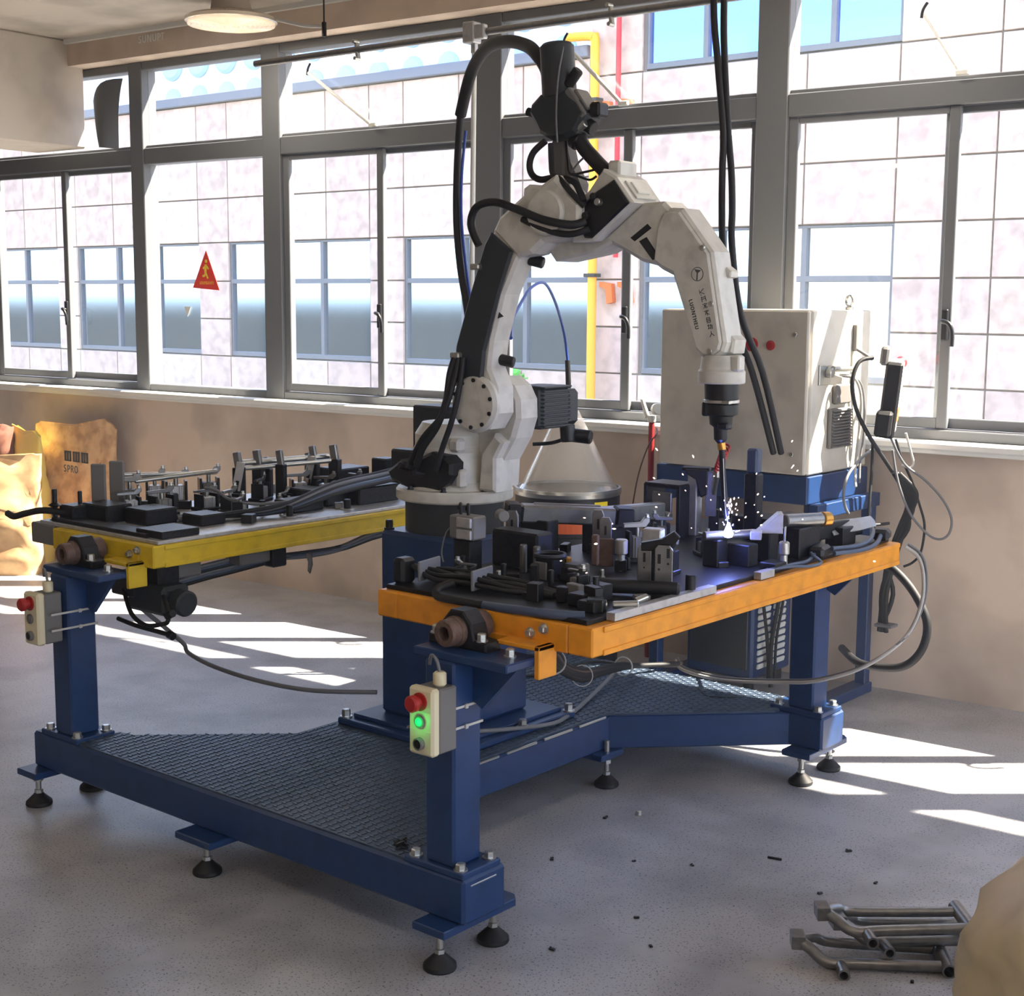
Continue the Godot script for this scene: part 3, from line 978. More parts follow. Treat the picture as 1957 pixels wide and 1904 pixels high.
func build_tables() -> void:
	for q in [[-2.547, -1.87, mats.frame_orange, "orange steel positioner frame nearest the camera carrying the lit fixture", -2.21], [-4.0, -3.475, mats.frame_yellow, "yellow steel positioner frame on the window side left of the robot", -3.74]]:
		var x0: float = q[0]
		var x1: float = q[1]
		var m: Material = q[2]
		var o := thing("positioner_frame", q[3], "table frame", Vector3(q[4], 0.757, -3.29))
		var z0 := -2.51
		var z1 := -4.065
		for e in [[x0, x0 + 0.07, -1.0], [x1 - 0.07, x1, 1.0]]:
			var s := S()
			bx(s, Vector3(e[0], 0.757, z1), Vector3(e[1], 0.824, z0), 0.004)
			var face: float = e[1] if e[2] > 0.0 else e[0]
			for y in [0.8165, 0.7635]:      # the lips of the rail
				bx(s, Vector3(face - 0.002, y - 0.0065, z1 + 0.006), Vector3(face + 0.004, y + 0.0065, z0 - 0.04), 0.0015)
			part("side_rail", s, m, o)
		for e in [[z0 - 0.07, z0], [z1, z1 + 0.07]]:
			var s := S()
			bx(s, Vector3(x0 + 0.07, 0.757, e[0]), Vector3(x1 - 0.07, 0.824, e[1]), 0.004)
			part("end_rail", s, m, o)
		for z in [-3.03, -3.55]:
			var s := S()
			bx(s, Vector3(x0 + 0.07, 0.762, z - 0.03), Vector3(x1 - 0.07, 0.822, z + 0.03), 0.004)
			part("cross_rail", s, m, o)
		# the plate that bolts the frame to its shaft
		var cx: float = -2.192 if x0 > -3.0 else -3.735
		var s := S()
		prism(s, [Vector2(cx - 0.1, 0.775), Vector2(cx + 0.21, 0.775), Vector2(cx + 0.21, 0.763), Vector2(cx + 0.1, 0.757), Vector2(cx - 0.1, 0.757)], z0, z0 + 0.014)
		bx(s, Vector3(cx + 0.09, 0.765, z0), Vector3(cx + 0.215, 0.776, z0 + 0.055), 0.002)
		bx(s, Vector3(cx + 0.20, 0.70, z0 - 0.01), Vector3(cx + 0.215, 0.776, z0 + 0.055), 0.002)
		part("bracket", s, m, o)
		for d in [Vector2(0.145, 0.79), Vector2(-0.09, 0.792), Vector2(0.185, 0.805)]:
			s = S()
			bolt(s, Vector3(cx + d.x, d.y, z0), Vector3.BACK, 0.0095, 0.014)
			part("bolt", s, mats.zinc, o)

# ---------------------------------------------------------------- robot; its own axes: x forward along the arm, y up from the flange, z towards the camera
func build_robot() -> void:
	var o := thing("robot_arm", "off white six axis welding robot arm reaching over the orange fixture table", "robot", Vector3.ZERO)
	offs.erase(o)
	o.position = Vector3(-2.975, 0.94, -3.271)
	o.rotation.y = deg_to_rad(2.25)
	var w: Material = mats.robot_white
	var bp: Material = mats.black_plastic
	var s := S()
	lathe(s, [Vector2(0, 0), Vector2(0.176, 0), Vector2(0.181, 0.005), Vector2(0.181, 0.030), Vector2(0.176, 0.036), Vector2(0.10, 0.038), Vector2(0, 0.038)], 56)
	var base := part("base_flange", s, w, o)
	for k in 8:
		s = S()
		var a := TAU * k / 8.0 + 0.3
		bolt(s, Vector3(cos(a) * 0.16, 0.036, sin(a) * 0.16), Vector3.UP, 0.008, 0.012)
		part("bolt", s, mats.dark_steel, base)
	s = S()
	lathe(s, [Vector2(0.150, 0.036), Vector2(0.135, 0.06), Vector2(0.128, 0.15), Vector2(0.122, 0.165), Vector2(0.122, 0.20), Vector2(0.1, 0.235), Vector2(0, 0.245)], 48)
	prism(s, [Vector2(-0.02, 0.05), Vector2(0.20, 0.05), Vector2(0.205, 0.13), Vector2(0.25, 0.20), Vector2(0.27, 0.26), Vector2(0.268, 0.315), Vector2(0.245, 0.355), Vector2(0.205, 0.382), Vector2(0.16, 0.38), Vector2(0.12, 0.345), Vector2(0.105, 0.29), Vector2(0.04, 0.22)], -0.075, 0.028, Transform3D(), 0.012)
	prism(s, [Vector2(0.14, 0.038), Vector2(0.205, 0.038), Vector2(0.205, 0.14), Vector2(0.235, 0.19), Vector2(0.2, 0.215), Vector2(0.15, 0.15)], -0.03, 0.06, Transform3D(), 0.008)
	var tur := part("turret", s, w, o)
	s = S()
	bx(s, Vector3(0.085, 0.05, 0.085), Vector3(0.125, 0.105, 0.118), 0.006)
	part("stop_block", s, w, tur)
	s = S()
	bx(s, Vector3(0.07, 0.155, 0.075), Vector3(0.11, 0.195, 0.115), 0.008)
	part("stop_block", s, w, tur)
	s = S()
	prism(s, [Vector2(0.09, 0.056), Vector2(0.108, 0.056), Vector2(0.108, 0.098), Vector2(0.09, 0.098)], 0.118, 0.1195)
	part("type_plate", s, mats.aluminium, tur)
	# shoulder motor with cooling fins, behind
	s = S()
	bx(s, Vector3(0.165, 0.22, -0.225), Vector3(0.275, 0.35, -0.075), 0.012)
	bx(s, Vector3(0.175, 0.225, -0.29), Vector3(0.265, 0.335, -0.225), 0.012)
	for k in 11:
		var y := 0.226 + k * 0.0118
		bx(s, Vector3(0.156, y, -0.22), Vector3(0.284, y + 0.005, -0.08), 0.001)
	var mo := part("shoulder_motor", s, mats.robot_shell_dark, o)
	s = S()
	cyl(s, Vector3(0.245, 0.225, -0.25), Vector3(0.25, 0.17, -0.25), 0.024, -1.0, 16, 0.004)
	cyl(s, Vector3(0.25, 0.19, -0.27), Vector3(0.31, 0.185, -0.29), 0.022, -1.0, 16, 0.004)
	part("connector", s, bp, mo)
	s = S()
	tube(s, [Vector3(0.24, 0.18, -0.25), Vector3(0.2, 0.165, -0.23), Vector3(0.15, 0.16, -0.2)], 0.006)
	part("motor_cable", s, mats.rubber, mo)
	# rear junction box and the black connector housing in front of the turret
	s = S()
	bx(s, Vector3(-0.265, 0.115, -0.2), Vector3(-0.085, 0.268, -0.10), 0.006)
	part("junction_box", s, mats.robot_shell_dark, o)
	s = S()
	prism(s, [Vector2(-0.15, 0.085), Vector2(-0.09, 0.125), Vector2(-0.011, 0.137), Vector2(0.03, 0.155), Vector2(0.088, 0.146), Vector2(0.114, 0.126), Vector2(0.112, 0.09), Vector2(0.092, 0.063), Vector2(0.056, 0.041), Vector2(-0.075, 0.041), Vector2(-0.135, 0.06)], 0.085, 0.15, Transform3D(), 0.01)
	bx(s, Vector3(-0.16, 0.08, 0.06), Vector3(-0.06, 0.15, 0.12), 0.006)
	var cb := part("connector_housing", s, bp, o)
	for d in [Vector2(-0.03, 0.105), Vector2(0.0, 0.085), Vector2(-0.06, 0.10)]:
		s = S()
		cyl(s, Vector3(d.x, d.y, 0.148), Vector3(d.x - 0.01, d.y + 0.01, 0.178), 0.011, -1.0, 12, 0.002)
		part("plug", s, mats.dark_steel, cb)
	# lower arm
	s = S()
	prism(s, [Vector2(0.112, 0.29), Vector2(0.096, 0.366), Vector2(0.112, 0.474), Vector2(0.162, 0.615), Vector2(0.221, 0.765), Vector2(0.267, 0.835), Vector2(0.36, 0.80), Vector2(0.35, 0.735), Vector2(0.333, 0.72), Vector2(0.283, 0.622), Vector2(0.243, 0.49), Vector2(0.232, 0.41), Vector2(0.26, 0.355), Vector2(0.262, 0.28), Vector2(0.23, 0.232), Vector2(0.17, 0.228)], 0.035, 0.122, Transform3D(), 0.009)
	var la := part("lower_arm", s, w, o)
	s = S()
	prism(s, [Vector2(0.102, 0.372), Vector2(0.117, 0.474), Vector2(0.166, 0.615), Vector2(0.223, 0.765), Vector2(0.245, 0.797), Vector2(0.322, 0.742), Vector2(0.276, 0.622), Vector2(0.224, 0.46), Vector2(0.212, 0.36), Vector2(0.16, 0.345)], 0.121, 0.137, Transform3D(), 0.006)
	part("arm_cover", s, mats.robot_shell_dark, la)
	s = S()
	cyl(s, Vector3(0.186, 0.306, 0.11), Vector3(0.186, 0.306, 0.142), 0.085, -1.0, 36, 0.01)
	var hub := part("shoulder_hub", s, w, la)
	for k in 10:
		s = S()
		var a := TAU * k / 10.0 + 0.25
		cyl(s, Vector3(0.186 + cos(a) * 0.069, 0.306 + sin(a) * 0.069, 0.141), Vector3(0.186 + cos(a) * 0.069, 0.306 + sin(a) * 0.069, 0.146), 0.0062, -1.0, 10)
		part("bolt", s, bp, hub)
	for q in [[Vector3(0.328, 0.722, 0.06), Vector3(0.368, 0.711, 0.045)], [Vector3(0.225, 0.436, 0.07), Vector3(0.268, 0.425, 0.05)]]:
		s = S()
		cyl(s, q[0], q[1], 0.017, -1.0, 16, 0.003)
		part("rubber_buffer", s, bp, la)
	s = S()
	prism(s, [Vector2(0.262, 0.553), Vector2(0.285, 0.56), Vector2(0.268, 0.572)], 0.1219, 0.1225)
	part("warning_mark", s, mats.print_dark, la)
	# elbow
	s = S()
	prism(s, [Vector2(0.245, 0.80), Vector2(0.267, 0.838), Vector2(0.35, 0.895), Vector2(0.352, 0.915), Vector2(0.372, 0.926), Vector2(0.414, 0.922), Vector2(0.462, 0.948), Vector2(0.503, 0.908), Vector2(0.55, 0.87), Vector2(0.55, 0.79), Vector2(0.49, 0.775), Vector2(0.425, 0.765), Vector2(0.385, 0.735), Vector2(0.333, 0.725)], 0.03, 0.13, Transform3D(), 0.012)
	var el := part("elbow_casting", s, w, o)
	s = S()
	cyl(s, Vector3(0.44, 0.845, 0.125), Vector3(0.44, 0.845, 0.146), 0.062, -1.0, 32, 0.006)
	part("elbow_hub", s, w, el)
	s = S()
	prism(s, [Vector2(0.36, 0.775), Vector2(0.44, 0.80), Vector2(0.56, 0.80), Vector2(0.62, 0.77), Vector2(0.545, 0.738), Vector2(0.41, 0.715)], -0.07, 0.05, Transform3D(), 0.008)
	part("elbow_web", s, w, el)
	# elbow box with its black side cover
	s = S()
	prism(s, [Vector2(0.643, 0.936), Vector2(0.70, 0.866), Vector2(0.571, 0.768), Vector2(0.545, 0.765), Vector2(0.50, 0.765), Vector2(0.50, 0.86), Vector2(0.555, 0.905), Vector2(0.60, 0.96)], -0.062, 0.094, Transform3D(), 0.006)
	var ua := part("upper_arm_box", s, w, o)
	s = S()
	prism(s, [Vector2(0.641, 0.928), Vector2(0.691, 0.865), Vector2(0.572, 0.775), Vector2(0.549, 0.776), Vector2(0.527, 0.812), Vector2(0.530, 0.853), Vector2(0.575, 0.893)], 0.093, 0.106, Transform3D(), 0.005)
	part("side_cover", s, bp, ua)
	s = S()
	var slope := Transform3D(Basis(Vector3(0.631, -0.776, 0), Vector3(0.776, 0.631, 0), Vector3(0, 0, 1)), Vector3(0.671, 0.902, 0.016))
	box(s, slope * Vector3(0, 0.002, 0), Vector3(0.062, 0.006, 0.10), 0.002, slope.basis)
	box(s, slope * Vector3(-0.004, 0.006, 0.004), Vector3(0.04, 0.006, 0.06), 0.002, slope.basis)
	bx(s, Vector3(0.585, 0.94, -0.04), Vector3(0.625, 0.985, 0.05), 0.006)
	part("access_lid", s, w, ua)
	for d in [Vector2(0.56, 0.835), Vector2(0.60, 0.87), Vector2(0.585, 0.885)]:
		s = S()
		cyl(s, Vector3(d.x, d.y, 0.104), Vector3(d.x, d.y, 0.122), 0.010, -1.0, 12, 0.002)
		part("plug", s, mats.zinc if d.x > 0.59 else mats.dark_steel, ua)
	# forearm neck and the long wrist casting
	s = S()
	prism(s, [Vector2(0.57, 0.775), Vector2(0.695, 0.868), Vector2(0.765, 0.87), Vector2(0.80, 0.84), Vector2(0.75, 0.70), Vector2(0.70, 0.712), Vector2(0.645, 0.74)], -0.06, 0.05, Transform3D(), 0.01)
	var neck := part("forearm_neck", s, w, o)
	for q in [[Vector2(0.664, 0.776), Vector2(0.718, 0.812), Vector2(0.731, 0.80), Vector2(0.678, 0.766)], [Vector2(0.692, 0.766), Vector2(0.716, 0.777), Vector2(0.758, 0.723), Vector2(0.736, 0.715)]]:
		s = S()
		prism(s, q, 0.044, 0.0525, Transform3D(), 0.002)
		part("recess_patch", s, bp, neck)  # raised black shapes that paint the shade of the slots in the neck
	var wp := [Vector2(0.745, 0.80), Vector2(0.768, 0.848), Vector2(0.794, 0.852), Vector2(0.826, 0.850), Vector2(0.921, 0.735), Vector2(0.933, 0.669), Vector2(0.966, 0.50), Vector2(0.958, 0.474), Vector2(0.934, 0.457), Vector2(0.899, 0.456), Vector2(0.873, 0.478), Vector2(0.832, 0.591), Vector2(0.799, 0.675), Vector2(0.765, 0.69), Vector2(0.735, 0.71)]
	s = S()
	prism(s, wp, -0.045, 0.05, Transform3D(), 0.007)
	var fa := part("wrist_casting", s, w, o)
	var inner := []
	for p in inset_ccw(wp, 0.010):
		inner.append(p)
	s = S()
	prism(s, inner, 0.049, 0.0605, Transform3D(), 0.004)
	var lid := part("wrist_cover", s, w, fa)
	for d in [Vector2(0.895, 0.745), Vector2(0.925, 0.60), Vector2(0.925, 0.476)]:
		s = S()
		cyl(s, Vector3(d.x, d.y, 0.055), Vector3(d.x, d.y, 0.064), 0.0075, -1.0, 10, 0.0015)
		part("cover_bolt", s, mats.zinc, lid)
	s = S()
	prism(s, [Vector2(0.90, 0.715), Vector2(0.945, 0.685), Vector2(0.944, 0.67), Vector2(0.91, 0.66)], -0.05, -0.005, Transform3D(), 0.004)
	prism(s, [Vector2(0.935, 0.545), Vector2(0.975, 0.505), Vector2(0.97, 0.47), Vector2(0.92, 0.455)], -0.05, 0.02, Transform3D(), 0.006)
	part("casting_lug", s, w, fa)
	print_on_wrist(lid)
	# last joint, torch
	s = S()
	lathe(s, [Vector2(0.0, 0.390), Vector2(0.061, 0.390), Vector2(0.063, 0.393), Vector2(0.063, 0.422), Vector2(0.058, 0.428), Vector2(0.054, 0.465), Vector2(0.0, 0.47)], 40, Transform3D(Basis(), Vector3(0.928, 0, 0)))
	bx(s, Vector3(0.972, 0.425, 0.0), Vector3(0.998, 0.465, 0.035), 0.004)
	part("wrist_flange", s, w, o)
	s = S()
	var tt := Transform3D(Basis(), Vector3(0.930, 0, 0))
	lathe(s, [Vector2(0, 0.226), Vector2(0.006, 0.226), Vector2(0.018, 0.24), Vector2(0.0195, 0.272), Vector2(0.030, 0.280), Vector2(0.033, 0.303), Vector2(0.045, 0.307), Vector2(0.046, 0.334), Vector2(0.042, 0.336), Vector2(0.045, 0.345), Vector2(0.047, 0.389), Vector2(0, 0.39)], 32, tt)
	bx(s, Vector3(0.94, 0.27, 0.01), Vector3(0.972, 0.287, 0.04), 0.004)
	bx(s, Vector3(0.885, 0.302, -0.03), Vector3(0.905, 0.34, 0.03), 0.004)
	var torch := part("torch", s, bp, o)
	s = S()
	lathe(s, [Vector2(0.046, 0.338), Vector2(0.0475, 0.339), Vector2(0.0475, 0.346), Vector2(0.046, 0.347)], 32, tt)
	bx(s, Vector3(0.955, 0.338, 0.03), Vector3(0.978, 0.347, 0.045), 0.001)
	part("clamp_ring", s, mats.zinc, torch)
	s = S()
	cyl(s, Vector3(0.932, 0.23, 0), Vector3(0.935, 0.212, 0), 0.011, -1.0, 14)
	part("brass_collar", s, mats.brass, torch)
	s = S()
	tube(s, [Vector3(0.935, 0.213, 0), Vector3(0.938, 0.16, 0), Vector3(0.946, 0.09, 0), Vector3(0.953, 0.05, 0)], 0.0085, 12, 4)
	cyl(s, Vector3(0.952, 0.055, 0), Vector3(0.956, 0.022, 0), 0.009, 0.0055, 14)
	part("torch_neck", s, mats.dark_steel, torch)
	s = S()
	tube(s, [Vector3(0.944, 0.19, 0.008), Vector3(0.950, 0.11, 0.009), Vector3(0.955, 0.05, 0.008), Vector3(0.9575, 0.02, 0.001), Vector3(0.960, 0.0, 0)], 0.0014, 6, 4)
	part("welding_wire", s, mats.zinc, torch)
	build_feeder(o)
	# hoses dressed along the arm
	for q in [[[Vector3(-0.01, 0.11, 0.165), Vector3(0.02, 0.165, 0.175), Vector3(0.075, 0.235, 0.172), Vector3(0.105, 0.31, 0.165), Vector3(0.112, 0.39, 0.155), Vector3(0.125, 0.44, 0.147)], 0.0105], [[Vector3(-0.04, 0.115, 0.165), Vector3(0.03, 0.20, 0.182), Vector3(0.10, 0.27, 0.178), Vector3(0.128, 0.35, 0.165), Vector3(0.14, 0.44, 0.148)], 0.0085], [[Vector3(0.06, 0.10, 0.158), Vector3(0.09, 0.17, 0.165), Vector3(0.13, 0.26, 0.166), Vector3(0.15, 0.36, 0.156), Vector3(0.155, 0.44, 0.146)], 0.0085], [[Vector3(0.215, 0.76, 0.15), Vector3(0.19, 0.82, 0.155), Vector3(0.215, 0.868, 0.158), Vector3(0.28, 0.878, 0.158), Vector3(0.36, 0.855, 0.155), Vector3(0.45, 0.825, 0.16), Vector3(0.53, 0.81, 0.14), Vector3(0.56, 0.82, 0.115)], 0.0115], [[Vector3(0.36, 0.83, 0.135), Vector3(0.44, 0.80, 0.14), Vector3(0.52, 0.785, 0.135), Vector3(0.57, 0.80, 0.11)], 0.009]]:
		s = S()
		tube(s, q[0], q[1], 10, 5)
		part("hose", s, mats.rubber, o)
	for q in [Vector3(0.128, 0.445, 0.147), Vector3(0.2, 0.70, 0.145)]:
		s = S()
		box(s, q, Vector3(0.035, 0.018, 0.022), 0.004)
		part("hose_clamp", s, mats.zinc, la)

func inset_ccw(pts: Array, d: float) -> PackedVector2Array:
	var p := PackedVector2Array(pts)
	var area := 0.0
	for i in p.size():
		area += p[i].cross(p[(i + 1) % p.size()])
	if area < 0.0:
		p.reverse()
	return inset(p, d)

# ring emblem, a column of characters and a line of latin letters, printed down the wrist cover
func print_on_wrist(lid: Node3D) -> void:
	var z := 0.0602
	var s := S()
	lathe(s, [Vector2(0.0165, 0), Vector2(0.0185, 0), Vector2(0.0185, 0.0007), Vector2(0.0165, 0.0007)], 32, Transform3D(Basis(Vector3.RIGHT, PI / 2), Vector3(0.882, 0.677, z)))
	prism(s, [Vector2(0.872, 0.69), Vector2(0.893, 0.687), Vector2(0.884, 0.68), Vector2(0.883, 0.661), Vector2(0.879, 0.661), Vector2(0.88, 0.68)], z, z + 0.0007)
	part("printed_emblem", s, mats.print_grey, lid)
	# strokes of seven characters: x, y, x, y in a unit square
	var glyphs := [
		[[0, .2, 0, 1], [.1, .5, .9, 1], [.1, .5, .9, 0], [0, 0, .3, 0]],
		[[.1, 0, .1, 1], [.9, 0, .9, 1], [.1, .5, .9, .5], [.1, .8, .9, .8]],
		[[.5, 1, .5, .85], [0, .85, 1, .85], [.2, .6, .8, .6], [.5, .6, .1, .1], [.5, .6, .55, 0], [.5, .4, .95, .1]],
		[[.5, 1, .5, .85], [0, .85, 1, .85], [.2, .65, .8, .65], [.5, .65, .1, .2], [.5, .5, .6, 0], [.5, .4, 1, .1]],
		[[.15, 0, .15, .9], [.85, 0, .85, .9], [.15, .9, .85, .9], [.15, 0, .85, 0], [.15, .6, .85, .6], [.15, .3, .85, .3]],
		[[0, .8, .5, .8], [.25, 1, .2, .2], [0, .2, .55, .3], [.55, .7, 1, .7], [1, .7, .9, 0], [.75, 1, .6, 0]],
		[[.5, 1, .45, .5], [.45, .5, 0, 0], [.5, .6, 1, 0]]]
	var a := Vector2(0.895, 0.640)
	var b := Vector2(0.932, 0.513)
	var dir := (b - a).normalized()
	var across := Vector2(-dir.y, dir.x)
	for i in 7:
		var c := a.lerp(b, (i + 0.5) / 7.0)
		var st := S()
		for q in glyphs[i]:
			var p0: Vector2 = c + (across * (q[0] - 0.5) - dir * (q[1] - 0.5)) * 0.0145
			var p1: Vector2 = c + (across * (q[2] - 0.5) - dir * (q[3] - 0.5)) * 0.0145
			var n: Vector2 = (p1 - p0).normalized().orthogonal() * 0.00085
			prism(st, [p0 + n, p0 - n, p1 - n, p1 + n], z, z + 0.0007)
		part("printed_character", st, mats.print_dark, lid)
	var ang := atan2(dir.y, dir.x)
	words("printed_letters", "LUONTHEU", 0.0155, mats.print_dark, lid, Transform3D(Basis(Vector3.BACK, ang), Vector3(0.874, 0.572, z + 0.0003)))

func build_feeder(o: Node3D) -> void:
	var dk: Material = mats.robot_shell_dark
	var s := S()
	cyl(s, Vector3(0.408, 1.16, 0.03), Vector3(0.395, 1.315, 0.03), 0.049, 0.048, 32, 0.008)
	prism(s, [Vector2(0.366, 1.175), Vector2(0.335, 1.15), Vector2(0.328, 1.128), Vector2(0.35, 1.096), Vector2(0.365, 1.07), Vector2(0.41, 1.047), Vector2(0.455, 1.05), Vector2(0.49, 1.062), Vector2(0.525, 1.115), Vector2(0.50, 1.15), Vector2(0.455, 1.18)], -0.03, 0.075, Transform3D(), 0.012)
	var fd := part("wire_feeder", s, dk, o)
	s = S()
	var pl := Transform3D(Basis(Vector3.BACK, -0.92), Vector3(0.488, 1.145, 0.03))
	box(s, pl.origin, Vector3(0.095, 0.022, 0.085), 0.004, pl.basis)
	box(s, pl * Vector3(0, 0.014, 0), Vector3(0.07, 0.01, 0.06), 0.003, pl.basis)
	part("roller_cover", s, mats.box_grey, fd)
	s = S()
	cyl(s, Vector3(0.445, 1.195, 0.045), Vector3(0.482, 1.235, 0.045), 0.0155, -1.0, 14, 0.003)
	cyl(s, Vector3(0.332, 1.128, 0.05), Vector3(0.312, 1.135, 0.055), 0.012, -1.0, 12, 0.002)
	part("feeder_knob", s, mats.rubber, fd)
	s = S()
	bx(s, Vector3(0.52, 1.105, 0.0), Vector3(0.555, 1.145, 0.05), 0.006)
	cyl(s, Vector3(0.50, 1.09, 0.03), Vector3(0.525, 1.075, 0.03), 0.02, -1.0, 14, 0.002)
	part("wire_outlet", s, mats.dark_steel, fd)
	s = S()
	cyl(s, Vector3(0.485, 1.075, 0.055), Vector3(0.515, 1.09, 0.055), 0.012, -1.0, 12, 0.002)
	part("fitting", s, mats.zinc, fd)
	s = S()
	bx(s, Vector3(0.378, 0.93, -0.03), Vector3(0.424, 1.055, 0.03), 0.006)
	prism(s, [Vector2(0.424, 1.05), Vector2(0.424, 0.94), Vector2(0.47, 0.90), Vector2(0.475, 0.93), Vector2(0.44, 0.99)], -0.02, 0.02)
	part("feeder_bracket", s, mats.box_grey, fd)
	s = S()
	tube(s, [Vector3(0.475, 1.06, 0.03), Vector3(0.49, 1.03, 0.03), Vector3(0.525, 0.995, 0.03), Vector3(0.57, 0.955, 0.03), Vector3(0.60, 0.93, 0.03)], 0.021, 14, 4)
	part("torch_cable", s, mats.rubber, fd)
	s = S()
	cyl(s, Vector3(0.458, 1.055, 0.03), Vector3(0.478, 1.04, 0.03), 0.026, -1.0, 16, 0.004)
	cyl(s, Vector3(0.59, 0.945, 0.03), Vector3(0.625, 0.915, 0.03), 0.026, 0.022, 16, 0.004)
	part("cable_gland", s, mats.dark_steel, fd)
	for q in [[[Vector3(0.375, 1.05, 0.05), Vector3(0.34, 1.02, 0.06), Vector3(0.33, 0.985, 0.065), Vector3(0.345, 0.955, 0.07), Vector3(0.375, 0.942, 0.07), Vector3(0.43, 0.945, 0.075), Vector3(0.50, 0.93, 0.09), Vector3(0.54, 0.90, 0.115), Vector3(0.56, 0.872, 0.125)], 0.0095], [[Vector3(0.40, 1.04, 0.06), Vector3(0.41, 0.99, 0.07), Vector3(0.43, 0.955, 0.09), Vector3(0.47, 0.935, 0.11), Vector3(0.53, 0.89, 0.13), Vector3(0.56, 0.86, 0.12)], 0.0085], [[Vector3(0.43, 1.05, 0.03), Vector3(0.445, 0.99, 0.04), Vector3(0.462, 0.955, 0.05), Vector3(0.51, 0.958, 0.05), Vector3(0.55, 0.965, 0.045)], 0.0035], [[Vector3(0.46, 0.96, 0.045), Vector3(0.485, 0.985, 0.045), Vector3(0.51, 1.005, 0.04)], 0.003], [[Vector3(0.468, 0.953, 0.05), Vector3(0.50, 0.945, 0.06), Vector3(0.535, 0.935, 0.06), Vector3(0.55, 0.945, 0.05)], 0.0035], [[Vector3(0.435, 1.31, 0.05), Vector3(0.437, 1.22, 0.078), Vector3(0.436, 1.12, 0.085), Vector3(0.437, 1.04, 0.08)], 0.0028]]:
		s = S()
		tube(s, q[0], q[1], 9, 5)
		part("hose", s, mats.rubber if q[1] > 0.003 else mats.hose_grey, fd)

# ---------------------------------------------------------------- fixtures; heights start at the top of the base plate
const DECK := 0.836

func blk(o: Node3D, called: String, m: Material, x: float, y: float, z: float, w: float, h: float, d: float, bev := 0.003, yaw := 0.0) -> MeshInstance3D:
	var s := S()
	box(s, Vector3(x, y + h * 0.5, z), Vector3(w, h, d), bev, Basis(Vector3.UP, yaw))
	return part(called, s, m, o)

func pin(o: Node3D, x: float, z: float, h: float, r: float) -> void:
	var s := S()
	cyl(s, Vector3(x, DECK, z), Vector3(x, DECK + h, z), r, -1.0, 14, 0.002)
	var p := part("locating_pin", s, mats.dark_steel, o)
	s = S()
	cyl(s, Vector3(x, DECK, z), Vector3(x, DECK + 0.004, z), r * 2.1, -1.0, 16, 0.001)
	part("collar", s, mats.zinc, p)

# an air cylinder on a foot, with rods, a swinging arm and a tip
func air_clamp(o: Node3D, x: float, z: float, h: float, w: float, yaw: float, bright := false) -> void:
	var b := Basis(Vector3.UP, yaw)
	var at := Vector3(x, DECK, z)
	var s := S()
	box(s, at + Vector3(0, 0.006, 0), Vector3(w * 1.5, 0.012, w * 1.3), 0.002, b)
	for e in [-1.0, 1.0]:
		box(s, at + b * Vector3(e * w * 0.55, h * 0.36, 0), Vector3(0.008, h * 0.68, w * 0.9), 0.001, b)
	var c := part("clamp", s, mats.dark_steel, o)
	s = S()
	box(s, at + Vector3(0, h * 0.32, 0), Vector3(w * 0.85, h * 0.52, w * 0.8), 0.003, b)
	for e in [-1.0, 1.0]:
		box(s, at + b * Vector3(e * w * 0.2, h * 0.32, w * 0.41), Vector3(w * 0.1, h * 0.5, 0.004), 0.001, b)
	part("air_cylinder", s, mats.aluminium if bright else mats.box_grey, c)
	s = S()
	cyl(s, at + Vector3(0, h * 0.55, 0), at + Vector3(0, h * 0.78, 0), w * 0.13, -1.0, 12)
	part("piston_rod", s, mats.zinc, c)
	s = S()
	var t := Transform3D(b, at + Vector3(0, h * 0.78, 0))
	prism(s, [Vector2(-w * 0.9, 0), Vector2(w * 0.5, 0), Vector2(w * 0.75, h * 0.12), Vector2(w * 0.75, h * 0.22), Vector2(w * 0.4, h * 0.22), Vector2(w * 0.2, h * 0.12), Vector2(-w * 0.9, h * 0.1)], -0.006, 0.006, t, 0.0015)
	part("clamp_arm", s, mats.steel, c)
	s = S()
	bolt(s, t * Vector3(w * 0.6, h * 0.22, 0), Vector3.UP, 0.006, 0.010)
	part("bolt", s, mats.zinc, c)

# an upright plate with a long hole
func slotted_plate(o: Node3D, x: float, z: float, h: float, w: float, yaw: float, m: Material, slots := 1) -> void:
	var t := Transform3D(Basis(Vector3.UP, yaw), Vector3(x, DECK, z))
	var s := S()
	prism(s, [Vector2(-w * 0.5, 0), Vector2(w * 0.5, 0), Vector2(w * 0.5, h * 0.9), Vector2(w * 0.32, h), Vector2(-w * 0.32, h), Vector2(-w * 0.5, h * 0.92)], -0.006, 0.006, t, 0.0015)
	var p := part("upright_plate", s, m, o)
	for k in slots:
		s = S()
		var x0 := (k - (slots - 1) * 0.5) * w * 0.5
		var y0 := h * (0.62 if k == 0 else 0.74)
		prism(s, [Vector2(x0 - w * 0.09, y0), Vector2(x0 + w * 0.09, y0), Vector2(x0 + w * 0.09, y0 + h * 0.2), Vector2(x0 - w * 0.09, y0 + h * 0.2)], 0.0052, 0.0068, t)
		lathe(s, [Vector2(w * 0.07, 0), Vector2(w * 0.07, 0.002), Vector2(0, 0.002)], 10, t * Transform3D(Basis(Vector3.RIGHT, PI / 2), Vector3(x0, y0 - h * 0.12, 0.005)))
		part("slot", s, mats.black_plastic, p)

func hose(o: Node3D, pts: Array, r: float, m: Material, called := "hose") -> void:
	var s := S()
	tube(s, pts, r, 9, 5)
	part(called, s, m, o)

